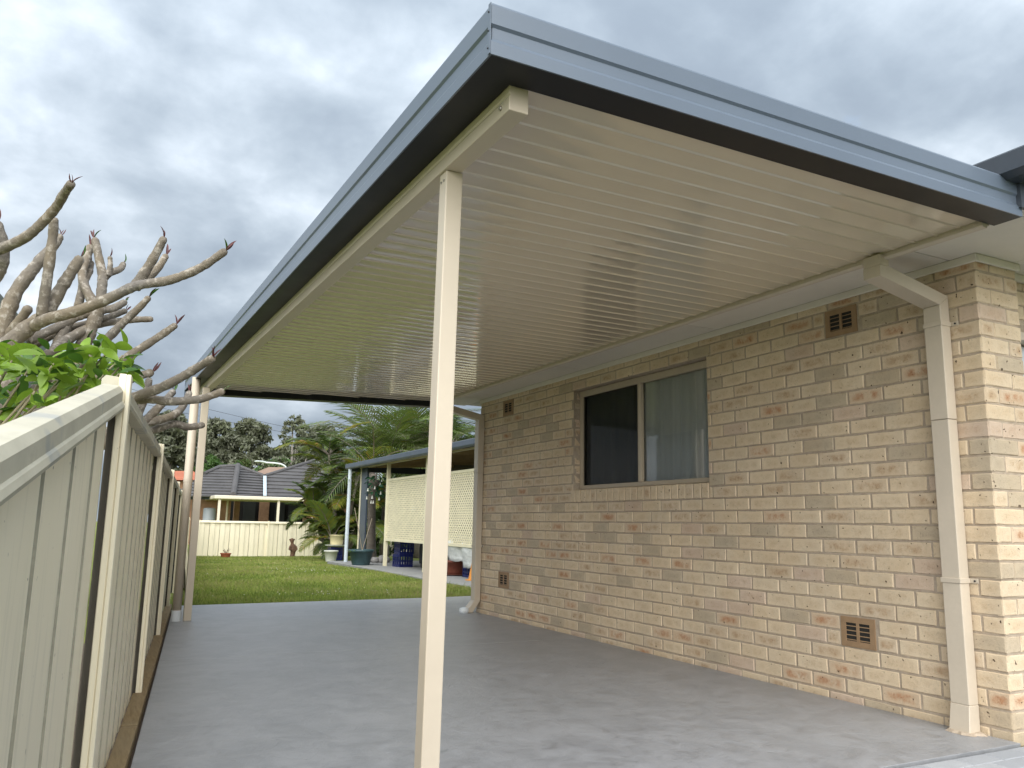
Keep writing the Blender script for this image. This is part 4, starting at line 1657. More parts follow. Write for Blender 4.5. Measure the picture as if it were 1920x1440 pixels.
panel_y('wall', 'far_brick', 318, 934, 434, 1020, 39.7, 0.2)
panel_y('wall', 'far_brick', 434, 934, 451, 1020, 40.6, 0.2)
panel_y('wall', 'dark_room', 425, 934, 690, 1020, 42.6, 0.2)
panel_y('wall', 'far_brick', 482, 934, 506, 1020, 42.4, 0.15)
for x0, x1 in ((453, 480), (513, 535), (538, 566)):
    w_ = panel_y('door', 'charcoal', x0, 940, x1, 1000, 42.45, 0.05)
panel_y('wall', 'far_brick', 566, 937, 690, 1020, 40.5, 0.2)
# patio awning on the front of that house
a, b = at_y(403, 929, 36.4), at_y(569, 931, 36.6)
m = MB()
m.box(a.x, b.x, 36.4, 40.2, a.z - 0.13, a.z + 0.02)
aw = m.build('awning', 'awning_cream', nh, bevel=0.03, seg=2)
for x in (411.5, 522.5):
    p = at_y(x, 940, 36.55)
    m = MB()
    m.box(p.x - 0.05, p.x + 0.05, 36.5, 36.6, GN, a.z - 0.12)
    m.build('post', 'awning_cream', aw)
p = at_y(427, 940, 39.2)
m = MB()
m.tube([(p.x, 39.2, GN), (p.x, 39.2, a.z - 0.15)], 0.045, 10)
m.build('downpipe', 'awning_cream', nh)
p = at_y(588, 936, 38.2)
m = MB()
m.tube([(p.x, 38.2, GN), (p.x, 38.2, p.z)], 0.045, 10)
m.build('downpipe', 'awning_cream', nh)
# grey cylinder against that house
a, b = at_y(382, 1000, 38.9), at_y(401, 953, 38.9)
tank = MB().lathe(((a.x + b.x) / 2, 38.9, GN), [(0.26, 0), (0.27, 0.05), (0.27, b.z - GN - 0.05), (0.24, b.z - GN), (0.1, b.z - GN + 0.02)], 20).build('water_heater', 'tank_grey')
tag(tank, 'squat grey cylindrical water heater against the brick house beyond the back fence', 'water heater')
for p in tank.data.polygons:
    p.use_smooth = len(p.vertices) == 4


def far_house(name, label, Y, rx0, rx1, ry0, ry1, ex0, ex1, ey, matr):
    """far roof: ridge px rx0..rx1 at ry, eave px ex0..ex1 at ey"""
    t_ = thing(name, label, 'house', tuple(at_y((ex0 + ex1) / 2, ey, Y)))
    e0_, e1_ = at_y(ex0, ey, Y), at_y(ex1, ey, Y)
    r0, r1 = at_y(rx0, ry0, Y + 3.5), at_y(rx1, ry1, Y + 3.5)
    m = MB()
    bk0, bk1 = e0_ + Vector((0, 7, 0)), e1_ + Vector((0, 7, 0))
    m.add([e0_, e1_, r1, r0, bk0, bk1], [(0, 1, 2, 3), (4, 3, 2, 5), (0, 3, 4), (1, 5, 2)])
    m.build('roof', matr, t_, fixn=True)
    m = MB()
    m.box(e0_.x + 0.4, e1_.x - 0.4, Y + 0.5, Y + 6.5, GN, e0_.z)
    m.build('wall', 'far_brick', t_)
    return t_


far_house('distant_house', 'distant house with an orange tiled roof beside the left fence', 52, 322, 362, 883, 883, 300, 385, 900, 'far_orange_roof')
far_house('distant_house', 'distant house with a pale brown tiled roof under the street lamp', 55, 503, 540, 876, 876, 468, 565, 894, 'far_brown_roof')

# street lamp
lamp = thing('street_lamp', 'white street lamp with a curved arm above the tiled roof', 'street lamp', tuple(at_y(540, 975, 50)))
pb = at_y(540, 1000, 50)
pts = [(540, 960), (540, 900), (538.5, 884), (535, 875), (527, 870.5), (515, 868.5), (500, 867.5), (490, 866)]
m = MB()
path = smooth_path([tuple(at_y(x, y, 50)) for x, y in pts], 4)
path = [(path[0][0], path[0][1], GN)] + path
m.tube(path, [0.09] * 6 + [0.055] * (len(path) - 6), 8)
m.build('pole', 'lamp_white', lamp, smooth=True)
m = MB()
p = at_y(487, 865.5, 50)
m.loft([[p + Vector((dx, dy * s, dz * s2)) for dy, dz in ((-0.12, 0), (0, 0.06), (0.12, 0), (0, -0.05))] for dx, s, s2 in ((-0.3, 0.3, 0.5), (-0.15, 1, 1), (0.15, 1, 1), (0.35, 0.4, 0.6))])
m.build('lantern', 'lamp_white', lamp, fixn=True)
# overhead cables
for k, (ya_, yb_) in enumerate(((752, 800), (771, 806))):
    a, b = at_y(330, ya_ - 12, 60), at_y(640, yb_ + 10, 60)
    a2, b2 = a + (a - b) * 0.6, b + (b - a) * 0.6
    m = MB()
    m.tube([a2 + (b2 - a2) * u + Vector((0, 0, -2.2 * u * (1 - u))) for u in np.linspace(0, 1, 12)], 0.012, 5)
    o = m.build('power_cable', 'cable_black')
    tag(o, ('upper' if k == 0 else 'lower') + ' of two thin power cables crossing the sky above the gum trees', 'power cable', 'overhead cables')


# ------------------------------------------------------------------ trees
def leaf_cloud(centers, radii, counts, size, rg, flat=0.7, droop=0.0):
    """many small leaf quads in clumps -> verts, faces"""
    V, F = [], []
    for c, r, n in zip(centers, radii, counts):
        d = rg.normal(size=(n, 3))
        d /= np.linalg.norm(d, axis=1)[:, None]
        rr = r * rg.uniform(0.25, 1.0, (n, 1)) ** 0.6
        p = np.array(c) + d * rr * np.array([1, 1, flat])
        a = rg.normal(size=(n, 3))
        a[:, 2] -= droop
        a /= np.linalg.norm(a, axis=1)[:, None]
        b = np.cross(a, rg.normal(size=(n, 3)))
        b /= np.linalg.norm(b, axis=1)[:, None]
        s = size * rg.uniform(0.6, 1.4, (n, 1))
        q = np.stack([p - a * s, p + b * s * 0.38, p + a * s, p - b * s * 0.38], 1).reshape(-1, 3)
        o = len(V)
        V.append(q)
    V = np.concatenate(V)
    nq = len(V) // 4
    F = np.arange(nq * 4).reshape(-1, 4)
    return V, F


def mesh_np(name, V, F, mats, parent, idx=None, kindname=None):
    base = ORIG[parent.name] if parent is not None else Vector((0, 0, 0))
    me = bpy.data.meshes.new(name)
    V = np.asarray(V, dtype=np.float32) - np.array(base, dtype=np.float32)
    nv, nf, k = len(V), len(F), F.shape[1]
    me.vertices.add(nv)
    me.vertices.foreach_set('co', V.ravel())
    me.loops.add(nf * k)
    me.loops.foreach_set('vertex_index', F.astype(np.int32).ravel())
    me.polygons.add(nf)
    me.polygons.foreach_set('loop_start', np.arange(0, nf * k, k, dtype=np.int32))
    me.polygons.foreach_set('loop_total', np.full(nf, k, dtype=np.int32))
    for m_ in mats:
        me.materials.append(MATS[m_])
    if idx is not None:
        me.polygons.foreach_set('material_index', idx.astype(np.int32))
    me.update()
    me.validate()
    return link(name, me, parent)


def tree_at(name, label, px, ptop, Y, wpx, mats, dens, nclump, size, flat=0.62, cat='tree', group='gum trees on the skyline', low=0.25, bark='gum_bark', seed=1, gap=0.0):
    rg = np.random.default_rng(seed)
    top = at_y(px, ptop, Y)
    foot = Vector((top.x, Y, gz(Y)))
    H = top.z - foot.z
    sc_ = (top - CAM).dot(fwd) / FPX
    Wd = wpx * sc_ / 2
    t_ = thing(name, label, cat, tuple(foot), group)
    trunk_top = foot + Vector((rg.uniform(-.3, .3), 0, H * 0.55))
    m = MB()
    m.tube(smooth_path([tuple(foot), tuple(foot + Vector((rg.uniform(-.2, .2), 0, H * 0.3))), tuple(trunk_top), tuple(foot + Vector((rg.uniform(-.5, .5), 0, H * 0.9)))], 4),
           [0.028 * H * (1 - 0.07 * i) for i in range(13)], 8)
    m.build('trunk', bark, t_, smooth=True)
    C_, R_c, N_ = [], [], []
    for k in range(nclump):
        u = rg.uniform(low, 1.0)
        wr = Wd * (math.sin(math.pi * min(1.0, 0.18 + 0.72 * (u - low) / (1 - low) + 0.08)) ** 0.6)
        th = rg.uniform(0, 2 * math.pi)
        rr = wr * math.sqrt(rg.uniform(0.05, 1.0))
        r = Wd * rg.uniform(0.12, 0.30) * (1 - gap * 0.35)
        zc = foot.z + H * u - r * flat
        C_.append((foot.x + rr * math.cos(th), Y + rr * math.sin(th), zc))
        R_c.append(r)
        N_.append(int(dens * r * r / (Wd * Wd * 0.06)) + 4)
    for k in range(7):
        j = rg.integers(0, nclump)
        s = foot + Vector((0, 0, H * rg.uniform(0.3, 0.55)))
        m = MB()
        c = Vector(C_[j])
        mid = (s + c) / 2 + Vector((0, 0, -0.05 * H))
        m.tube(smooth_path([tuple(s), tuple(mid), tuple(c)], 3), [0.012 * H * (1 - 0.12 * i) for i in range(7)], 6)
        m.build('limb', bark, t_, smooth=True)
    V, F = leaf_cloud(C_, R_c, N_, size, rg, flat, 0.3)
    idx = rg.integers(0, len(mats), len(F)) if len(mats) > 1 else None
    mesh_np('crown', V, F, mats, t_, idx)
    return t_


GUM = ['gum_leaf', 'gum_leaf_pale']
tree_at('gum_tree', 'dark gum tree behind the far carport post, leftmost on the skyline', 318, 770, 70, 130, GUM, 110, 150, 0.24, seed=3)
tree_at('gum_tree', 'rounded olive gum tree just right of the far carport post', 412, 784, 74, 116, GUM, 100, 140, 0.24, seed=4)
tree_at('gum_tree', 'broad bushy gum tree, tallest of the dense crowns in the skyline middle', 472, 784, 72, 128, GUM, 100, 160, 0.24, seed=5)
tree_at('gum_tree', 'thin see-through gum tree with sparse leaf tufts beside the broad crown', 553, 776, 68, 86, ['gum_leaf_pale', 'gum_leaf'], 70, 100, 0.20, seed=6, gap=0.9, low=0.3)
tree_at('gum_tree', 'grey-green gum tree partly hidden behind the palm fronds', 604, 795, 70, 118, GUM, 100, 140, 0.24, seed=8)
tree_at('gum_tree', 'low dark gum tree filling the gap behind the hip roof', 360, 800, 78, 130, GUM, 100, 130, 0.24, low=0.1, seed=9)
tree_at('gum_tree', 'low shadowy gum tree between the broad crown and the palm', 535, 830, 76, 150, GUM, 100, 130, 0.24, low=0.1, seed=21)
tree_at('leafy_tree', 'small bright green tree above the left part of the tiled roof', 402, 853, 56, 84, ['tree_green'], 130, 46, 0.2, low=0.2, group='garden trees behind the roof', bark='dark_bark', seed=12)
tree_at('leafy_tree', 'dark olive hedge-like tree above the roof hip', 455, 862, 57, 76, ['tree_olive', 'tree_green'], 120, 40, 0.2, low=0.2, group='garden trees behind the roof', bark='dark_bark', seed=13)
tree_at('leafy_tree', 'pale green rounded tree behind the street lamp', 520, 846, 60, 92, ['tree_green', 'gum_leaf_pale'], 120, 50, 0.22, low=0.2, group='garden trees behind the roof', bark='dark_bark', seed=14)
tree_at('leafy_tree', 'dense dark tree showing above the patio roof behind the palms', 800, 762, 34, 190, ['palm_dark', 'tree_olive'], 170, 70, 0.16, low=0.1, group='trees behind the patio', bark='dark_bark', seed=15)
tree_at('leafy_tree', 'shadowy tree filling the gap under the patio roof', 705, 905, 31, 170, ['palm_dark'], 170, 60, 0.16, low=0.02, group='trees behind the patio', bark='dark_bark', seed=16)


# ------------------------------------------------------------------ palms
def frond_mesh(L, droop, nl, lw, ll, mats, seed, fold=0.6, twist=0.0):
    """frond along +Y from the origin, arching down; leaflets both sides"""
    rg = random.Random(seed)
    m = MB()
    pts = []
    for i in range(13):
        u = i / 12
        pts.append(Vector((0, L * (u - 0.12 * u * u * droop), L * (0.28 * u - droop * u * u * 0.62))))
    m.tube(pts, [0.016 * (1 - 0.85 * i / 12) + 0.002 for i in range(13)], 5, mi=0)
    for side in (-1, 1):
        for k in range(nl):
            u = 0.16 + 0.84 * k / (nl - 1)
            f_ = u * 12
            i = min(11, int(f_))
            p = pts[i].lerp(pts[i + 1], f_ - i)
            tn = (pts[i + 1] - pts[i]).normalized()
            l_ = ll * math.sin(math.pi * min(0.98, 0.12 + 0.86 * u)) ** 0.7 * rg.uniform(0.85, 1.1)
            sd = Vector((side, 0, 0))
            upn = sd.cross(tn) * side
            d = (sd * 0.8 + tn * (0.55 + 0.5 * u) + Vector((0, 0, fold * (0.5 - u * 0.3)))).normalized()
            e1 = p + d * l_ * 0.55
            e2 = p + d * l_ + Vector((0, 0, -l_ * rg.uniform(0.12, 0.45)))
            wv = tn * lw
            m.add([p - wv * 0.35, p + wv * 0.35, e1 + wv * 0.5, e1 - wv * 0.5, e2], [(0, 1, 2, 3), (3, 2, 4)], 1 if rg.random() < 0.75 else 2)
    return m.mesh('frond_blade', mats)


def palm(name, label, base, hts, nfr, L, mats_list, group, stems=1, spread=0.0, seed=1, tilt=(0.25, 1.2), trunk_r=0.09):
    rg = random.Random(seed)
    t_ = thing(name, label, 'palm', tuple(base), group)
    mesh = [frond_mesh(L, dr, 30, 0.05, L * 0.34, mm, seed * 10 + i) for i, (dr, mm) in enumerate(mats_list)]
    for s in range(stems):
        a = rg.uniform(0, 6.28)
        top = Vector(base) + Vector((math.cos(a) * spread, math.sin(a) * spread, hts * (0.12 + 0.88 * (s + 0.5) / stems) if stems > 1 else hts))
        m = MB()
        m.tube(smooth_path([tuple(base), tuple((Vector(base) + top) / 2 + Vector((math.cos(a) * spread * 0.1, 0, 0.1))), tuple(top)], 4), [trunk_r * (1.2 - 0.05 * i) for i in range(9)], 10)
        m.build('stem', 'palm_trunk', t_, smooth=True)
        for k in range(nfr):
            th = 2 * math.pi * k / nfr + rg.uniform(-.3, .3)
            el = rg.uniform(*tilt)
            d = Vector((math.cos(th) * math.cos(el), math.sin(th) * math.cos(el), math.sin(el)))
            o = link('frond', rg.choice(mesh), t_, top)
            o.rotation_euler = (el - 0.2, 0, th - math.pi / 2)
            o.scale = [rg.uniform(0.8, 1.15)] * 3
    return t_


PY = ['palm_trunk', 'palm_yellow', 'palm_gold']
PG = ['palm_trunk', 'palm_green', 'palm_yellow']
PK = ['palm_trunk', 'palm_green', 'palm_grey']
PD = ['palm_trunk', 'palm_dark', 'palm_green']
b1 = at_z(617, 1046, gz(21.5))
palm('cane_palm', 'yellow-green clumping cane palm at the end of the lawn beside the patio', b1, 2.3, 8, 1.12, [(0.9, PY), (0.7, PG), (1.2, PD), (0.6, PD), (0.9, PG)], None, stems=11, spread=0.55, seed=3, tilt=(0.1, 1.25), trunk_r=0.035)
b2 = at_y(640, 1046, 24.0)
b2.z = gz(24)
palm('cane_palm', 'taller golden cane palm rising behind the patio downpipe', b2, 3.3, 9, 1.55, [(0.8, PG), (0.7, PG), (1.1, PD), (0.9, PY)], None, stems=7, spread=0.6, seed=5, tilt=(0.1, 1.3), trunk_r=0.05)
b3 = at_y(697, 1040, 21.0)
b3.z = gz(21)
b3b = at_y(728, 862, 25.0)
palm('feather_palm', 'tall feather palm with grey-green fronds above the patio roof edge', (b3b.x, 25.0, gz(25)), b3b.z - gz(25), 32, 2.9, [(0.8, PK), (1.1, PK), (0.5, PG), (1.4, PK)], None, seed=7, tilt=(0.15, 1.45), trunk_r=0.13)
b4 = at_y(790, 850, 27.0)
palm('feather_palm', 'darker feather palm behind the near post above the patio roof', (b4.x, 27.0, gz(27)), b4.z - gz(27), 30, 2.8, [(0.9, PK), (1.2, PD), (0.6, PG)], None, seed=9, tilt=(0.1, 1.4), trunk_r=0.13)
b5 = at_y(845, 838, 24.0)
palm('feather_palm', 'palm whose thin frond crosses the sky beside the far downpipe', (b5.x, 24.0, gz(24)), b5.z - gz(24), 15, 2.2, [(0.7, PD), (1.0, PK)], None, seed=12, tilt=(0.0, 1.2), trunk_r=0.12)
# palm trunk standing in the shade under the patio
m = MB()
p0 = at_y(696, 1046, 20.5)
m.tube(smooth_path([(p0.x, 20.5, gz(20)) + (0.16,), (p0.x - 0.02, 20.5, 0.5) + (0.115,), (p0.x - 0.05, 20.5, 1.4) + (0.10,), (p0.x - 0.05, 20.5, 2.2) + (0.10,)], 4) and [q[:3] for q in smooth_path([(p0.x, 20.5, gz(20), 0.16), (p0.x - 0.02, 20.5, 0.5, 0.115), (p0.x - 0.05, 20.5, 1.4, 0.10), (p0.x - 0.05, 20.5, 2.2, 0.10)], 4)],
       [q[3] for q in smooth_path([(p0.x, 20.5, gz(20), 0.16), (p0.x - 0.02, 20.5, 0.5, 0.115), (p0.x - 0.05, 20.5, 1.4, 0.10), (p0.x - 0.05, 20.5, 2.2, 0.10)], 4)], 14)
sp_t = thing('shade_palm', 'grey palm trunk standing in the shade behind the green tub', 'palm', (p0.x, 20.5, gz(20)))
m.build('trunk', 'palm_trunk', sp_t, smooth=True)
pd_mesh = [frond_mesh(1.9, d_, 22, 0.035, 0.6, PD, 77 + i) for i, d_ in enumerate((0.7, 1.1))]
for k in range(9):
    o = link('frond', pd_mesh[k % 2], sp_t, (p0.x - 0.05, 20.5, 2.2))
    o.rotation_euler = (random.uniform(-0.2, 0.9), 0, k * 0.7)

# ------------------------------------------------------------------ patio cover with lattice screens
XG, XL = 5.6, 5.95
patio = thing('patio_cover', 'patio cover with dark blue gutter and cream lattice screens', 'patio cover', (XL, 15.4, 0))
m = MB()
m.box(5.35, 12.0, 11.0, 20.2, -0.2, 0.012)
struct(m.build('patio_paving', 'patio_concrete', None, bevel=0.006, seg=1))
gp2 = [(0, 0), (0.10, 0.0), (0.115, 0.03), (0.115, 0.115), (0.10, 0.125), (0.09, 0.11), (0.0, 0.10)]
m = MB()
m.loft([[Vector((XG + 0.115, yy, 2.245)) + nx * d + Vector((0, 0, h)) for d, h in gp2] for yy in (11.2, 19.95)])
m.build('gutter', 'blue_steel', patio, fixn=True)
m = MB()
m.box(XG + 0.116, 11.5, 19.9, 19.95, 2.20, 2.36)
m.build('end_fascia', 'blue_steel', patio)
for k in range(9):
    m = MB()
    ya_ = 11.2 + k * 0.97
    m.add([(XG + 0.10, ya_, 2.335), (XG + 0.10, ya_ + 0.965, 2.335), (11.5, ya_ + 0.965, 2.62), (11.5, ya_, 2.62),
           (XG + 0.10, ya_, 2.36), (XG + 0.10, ya_ + 0.965, 2.36), (11.5, ya_ + 0.965, 2.645), (11.5, ya_, 2.645)],
          [(0, 1, 2, 3), (4, 7, 6, 5), (0, 4, 5, 1), (1, 5, 6, 2), (2, 6, 7, 3), (3, 7, 4, 0)])
    m.build('roof_sheet', 'patio_ceiling', patio, fixn=True)
for yy in (12.95, 15.32, 17.74, 19.75):
    m = MB()
    m.box(XL, XL + 0.075, yy - 0.037, yy + 0.037, 0.012, 2.34)
    m.build('post', 'lattice_cream', patio, bevel=0.004, seg=1)
m = MB()
m.box(XL + 0.01, XL + 0.065, 11.2, 19.9, 2.27, 2.333)
m.build('beam', 'awning_cream', patio)
# rafters seen under the roof
for yy in np.arange(12.0, 20.0, 1.2):
    m = MB()
    m.bar((XL + 0.08, yy, 2.31), (11.2, yy, 2.56), 0.05, 0.09)
    m.build('rafter', 'patio_ceiling', patio)
# blue-grey screen and far post by the round pipe
m = MB()
m.box(XL + 0.01, XL + 0.05, 19.25, 19.71, 0.012, 2.28)
m.build('side_panel', 'blue_steel', patio)
m = MB()
m.tube([(XG + 0.06, 19.70, 0.0), (XG + 0.06, 19.70, 2.245)], 0.045, 14)
o = m.build('downpipe', 'white_pvc', patio)
m = MB()
for zz in (0.66, 1.78):
    pass
m.tube([(XG + 0.06, 19.70, 0.66), (XG + 0.06, 19.70, 0.70)], 0.05, 14)
m.build('pipe_joiner', 'white_pvc', o)


def lattice(y0, y1, z0, z1):
    m = MB()
    t_ = 0.04
    m.box(XL + 0.012, XL + 0.052, y0, y1, z0, z0 + 0.05)
    m.box(XL + 0.012, XL + 0.052, y0, y1, z1 - 0.05, z1)
    m.box(XL + 0.012, XL + 0.052, y0, y0 + 0.035, z0 + 0.05, z1 - 0.05)
    m.box(XL + 0.012, XL + 0.052, y1 - 0.035, y1, z0 + 0.05, z1 - 0.05)
    fr_ = m.build('lattice_screen', 'lattice_cream', patio)
    a0, a1, c0, c1 = y0 + 0.02, y1 - 0.02, z0 + 0.03, z1 - 0.03
    pitch, wd = 0.086, 0.030
    for sgn, xo in ((1, XL + 0.022), (-1, XL + 0.030)):
        V, F = [], []
        s = -(c1 - c0)
        while s < (a1 - a0):
            # strip line: y = a0 + s + w, z = c0 + w  (or mirrored)
            w0, w1 = max(0, -s), min(c1 - c0, (a1 - a0) - s)
            if w1 - w0 > 0.02:
                ya_, yb_ = a0 + s + w0, a0 + s + w1
                za_, zb_ = c0 + w0, c0 + w1
                if sgn < 0:
                    za_, zb_ = c0 + c1 - za_, c0 + c1 - zb_
                hw = wd * 0.707
                b_ = len(V)
                for xx in (xo, xo + 0.006):
                    V += [(xx, ya_ - hw, za_), (xx, ya_ + hw, za_), (xx, yb_ + hw, zb_), (xx, yb_ - hw, zb_)]
                F += [(b_, b_ + 1, b_ + 2, b_ + 3), (b_ + 7, b_ + 6, b_ + 5, b_ + 4), (b_, b_ + 3, b_ + 7, b_ + 4), (b_ + 1, b_ + 5, b_ + 6, b_ + 2)]
            s += pitch
        mm = MB()
        mm.add(V, F)
        stuff(mm.build('lattice_strips', 'lattice_cream', fr_, fixn=False))


lattice(15.36, 17.70, 0.56, 1.93)
lattice(12.99, 15.28, 0.555, 1.92)


# ------------------------------------------------------------------ pots, crates and odds and ends
def pot(name, label, cat, c, r0, r1, h, mat_, soil='soil', rim=0.02, group=None, n=26):
    t_ = thing(name, label, cat, tuple(c), group)
    m = MB()
    m.lathe(c, [(r0, 0), (r0 * 1.02, 0.02), (r1, h - rim * 2.2), (r1 + rim, h - rim * 2), (r1 + rim, h), (r1 - 0.01, h), (r1 - 0.02, h - 0.05)], n)
    o = m.build('tub', mat_, t_)
    for p in o.data.polygons:
        p.use_smooth = len(p.vertices) == 4
    m = MB()
    m.lathe((c[0], c[1], c[2] + h - 0.055), [(r1 - 0.02, 0), (r1 - 0.05, 0.02), (0.02, 0.03)], n)
    m.build('soil', soil, t_)
    return t_


gt = at_z(676, 1063, -0.03)
tub = pot('plant_tub', 'large dark green plant tub with two crossed stakes at the lawn edge', 'plant tub', (gt.x, gt.y, -0.035), 0.18, 0.265, 0.39, 'green_plastic', rim=0.025)
for (dx0, dx1, hh) in ((-0.02, -0.20, 1.28), (0.0, 0.22, 1.05)):
    m = MB()
    m.tube([(gt.x + dx0 * -2, gt.y, 0.25), (gt.x + dx1, gt.y + 0.02, hh)], 0.008, 6)
    m.build('stake', 'stake', tub)
lg = leaf_mesh('leaf_blade', 0.14, 0.03, 0.4, 'leaf_bright', 0.3)
for k in range(16):
    th = random.uniform(0, 6.28)
    rr = random.uniform(0.05, 0.26)
    place('leaf', lg, tub, (gt.x + rr * math.cos(th), gt.y + rr * math.sin(th), 0.33), (math.cos(th), math.sin(th), random.uniform(0.0, 0.5)), 0, random.uniform(0.5, 1))

# cream bucket on a blue crate, pale pot beside them
c0 = at_z(632, 1051, -0.09)


def crate(label, c, w, d, h, rot=0.0, mat_='blue_plastic', group='blue plastic crates around the patio'):
    t_ = thing('milk_crate', label, 'crate', tuple(c), group)
    R0 = Matrix.Rotation(rot, 3, 'Z')
    def addbox(mm, x0, x1, y0, y1, z0, z1):
        o_ = Vector(c) + R0 @ Vector((x0, y0, z0))
        mm.obox(o_, R0 @ Vector((x1 - x0, 0, 0)), R0 @ Vector((0, y1 - y0, 0)), (0, 0, z1 - z0))
    m = MB()
    addbox(m, -w / 2, w / 2, -d / 2, d / 2, 0.0, 0.02)
    m.build('base', mat_, t_)
    for nm, (ax, s) in (('side', ('x', -1)), ('side', ('x', 1)), ('side', ('y', -1)), ('side', ('y', 1))):
        m = MB()
        L = w if ax == 'y' else d
        n_ = 5
        def pbox(u0, u1, z0, z1, dep=0.014):
            if ax == 'y':
                y_ = s * d / 2
                addbox(m, u0, u1, min(y_, y_ - s * dep), max(y_, y_ - s * dep), z0, z1)
            else:
                x_ = s * w / 2
                addbox(m, min(x_, x_ - s * dep), max(x_, x_ - s * dep), u0, u1, z0, z1)
        for zz in (0.021, h * 0.42, h - 0.05):
            pbox(-L / 2 + 0.002, L / 2 - 0.002, zz, zz + (0.05 if zz > h * 0.6 else 0.022))
        for q in range(n_ + 1):
            u = -L / 2 + 0.002 + (L - 0.028) * q / n_
            pbox(u, u + 0.024, 0.043, h - 0.05, 0.013)
        m.build(nm, mat_, t_)
    return t_


crate('blue crate under the cream bucket beside the white downpipe', (c0.x, c0.y + 0.25, -0.09), 0.33, 0.33, 0.36)
pot('bucket', 'cream bucket on a shallow dish beside the white downpipe', 'bucket', (c0.x + 0.02, c0.y + 0.25, 0.33), 0.16, 0.19, 0.27, 'cream_plastic', rim=0.008)
m = MB()
m.lathe((c0.x + 0.02, c0.y + 0.25, 0.271), [(0.2, 0), (0.3, 0.035), (0.31, 0.055), (0.28, 0.058), (0.2, 0.02)], 24)
tag(m.build('dish', 'pale_plastic'), 'shallow grey dish under the cream bucket', 'dish')
c1 = at_z(620, 1053, -0.09)
pot('plant_pot', 'round whitish pot at the foot of the cane palm', 'plant pot', (c1.x, c1.y, -0.095), 0.13, 0.17, 0.30, 'pale_plastic')
# items in the shade under the lattice
cb = at_x(743, 1063, 6.25)
crate('lower of two stacked blue crates beneath the lattice screen', (6.28, 17.4, 0.0125), 0.33, 0.33, 0.27, 0.15)
crate('upper of two stacked blue crates beneath the lattice screen', (6.30, 17.4, 0.285), 0.33, 0.33, 0.27, 0.05)
bq = thing('barbecue', 'dark covered barbecue standing in the shade below the lattice', 'barbecue', (6.75, 16.5, 0.012))
m = MB()
m.box(6.5, 7.05, 15.75, 17.0, 0.10, 0.86)
m.build('cover', 'charcoal', bq, bevel=0.03, seg=2)
m = MB()
m.box(6.47, 7.08, 15.9, 16.85, 0.862, 1.02)
m.build('hood', 'black_plastic', bq, bevel=0.05, seg=3)
for x_, y_ in ((6.55, 15.85), (6.55, 16.9), (7.0, 15.85), (7.0, 16.9)):
    m = MB()
    m.tube([(x_ - 0.02, y_, 0.062), (x_ + 0.02, y_, 0.062)], 0.05, 14)
    m.build('wheel', 'black_plastic', bq)
    m = MB()
    m.box(x_ - 0.012, x_ + 0.012, y_ - 0.012, y_ + 0.012, 0.07, 0.10)
    m.build('leg', 'black_plastic', bq)
for k, (yy, s) in enumerate(((15.55, 0.12), (15.3, 0.1), (15.85, 0.09))):
    t_ = pot('plant_pot', ['small black pot nearest the near post below the lattice', 'smallest black pot hidden beside the near post', 'black pot at the foot of the barbecue'][k], 'plant pot', (6.3, yy, 0.0125), s * 0.75, s, s * 1.4, 'black_plastic')
# white bags hanging under the second lattice panel
def bag(label, y0, y1, z0, z1, seed):
    rg = random.Random(seed)
    secs = []
    for i in range(9):
        u = i / 8
        w = 0.80 + 0.22 * math.sin(math.pi * (0.15 + 0.75 * (1 - u))) + 0.05 * math.sin(u * 5 + seed)
        dep = 0.10 + 0.10 * math.sin(math.pi * min(1, (1 - u) * 1.1 + 0.12))
        ring = []
        for k in range(18):
            th = 2 * math.pi * k / 18
            r = 1 + rg.uniform(-0.07, 0.07)
            ring.append((6.13 + dep * 0.8 * math.cos(th) * r, (y0 + y1) / 2 + (y1 - y0) / 2 * w * math.sin(th) * r, z0 + (z1 - z0) * u + rg.uniform(-0.012, 0.012)))
        secs.append(ring)
    m = MB()
    m.loft(secs)
    o = m.build('plastic_bag', 'bag_plastic', None, smooth=True, fixn=True)
    return tag(o, label, 'bag', 'white plastic bags under the lattice')
bag('full white plastic bag hanging nearer the far downpipe under the lattice', 13.05, 13.75, 0.20, 0.74, 1)
bag('white plastic bag hanging just right of the near post under the lattice', 13.72, 14.45, 0.29, 0.76, 2)
t_ = pot('plant_pot', 'wide terracotta pot on a saucer under the white bags', 'plant pot', (6.22, 14.35, 0.05), 0.17, 0.24, 0.24, 'rust_pot')
m = MB()
m.lathe((6.22, 14.35, 0.0125), [(0.2, 0), (0.26, 0.03), (0.25, 0.037), (0.2, 0.012)], 24)
m.build('saucer', 'rust_pot', t_)
crate('blue crate on the patio beside the terracotta pot', (6.35, 13.75, 0.0125), 0.33, 0.33, 0.2, 0.1)
m = MB()
cc = at_z(883, 1086, 0.0)
m.lathe((5.98, 13.0, 0.0125), [(0.14, 0), (0.14, 0.015), (0.09, 0.018), (0.03, 0.33), (0.02, 0.345)], 18)
tag(m.build('traffic_cone', 'orange_cone'), 'small yellow-orange cone at the patio edge beside the far downpipe', 'cone')
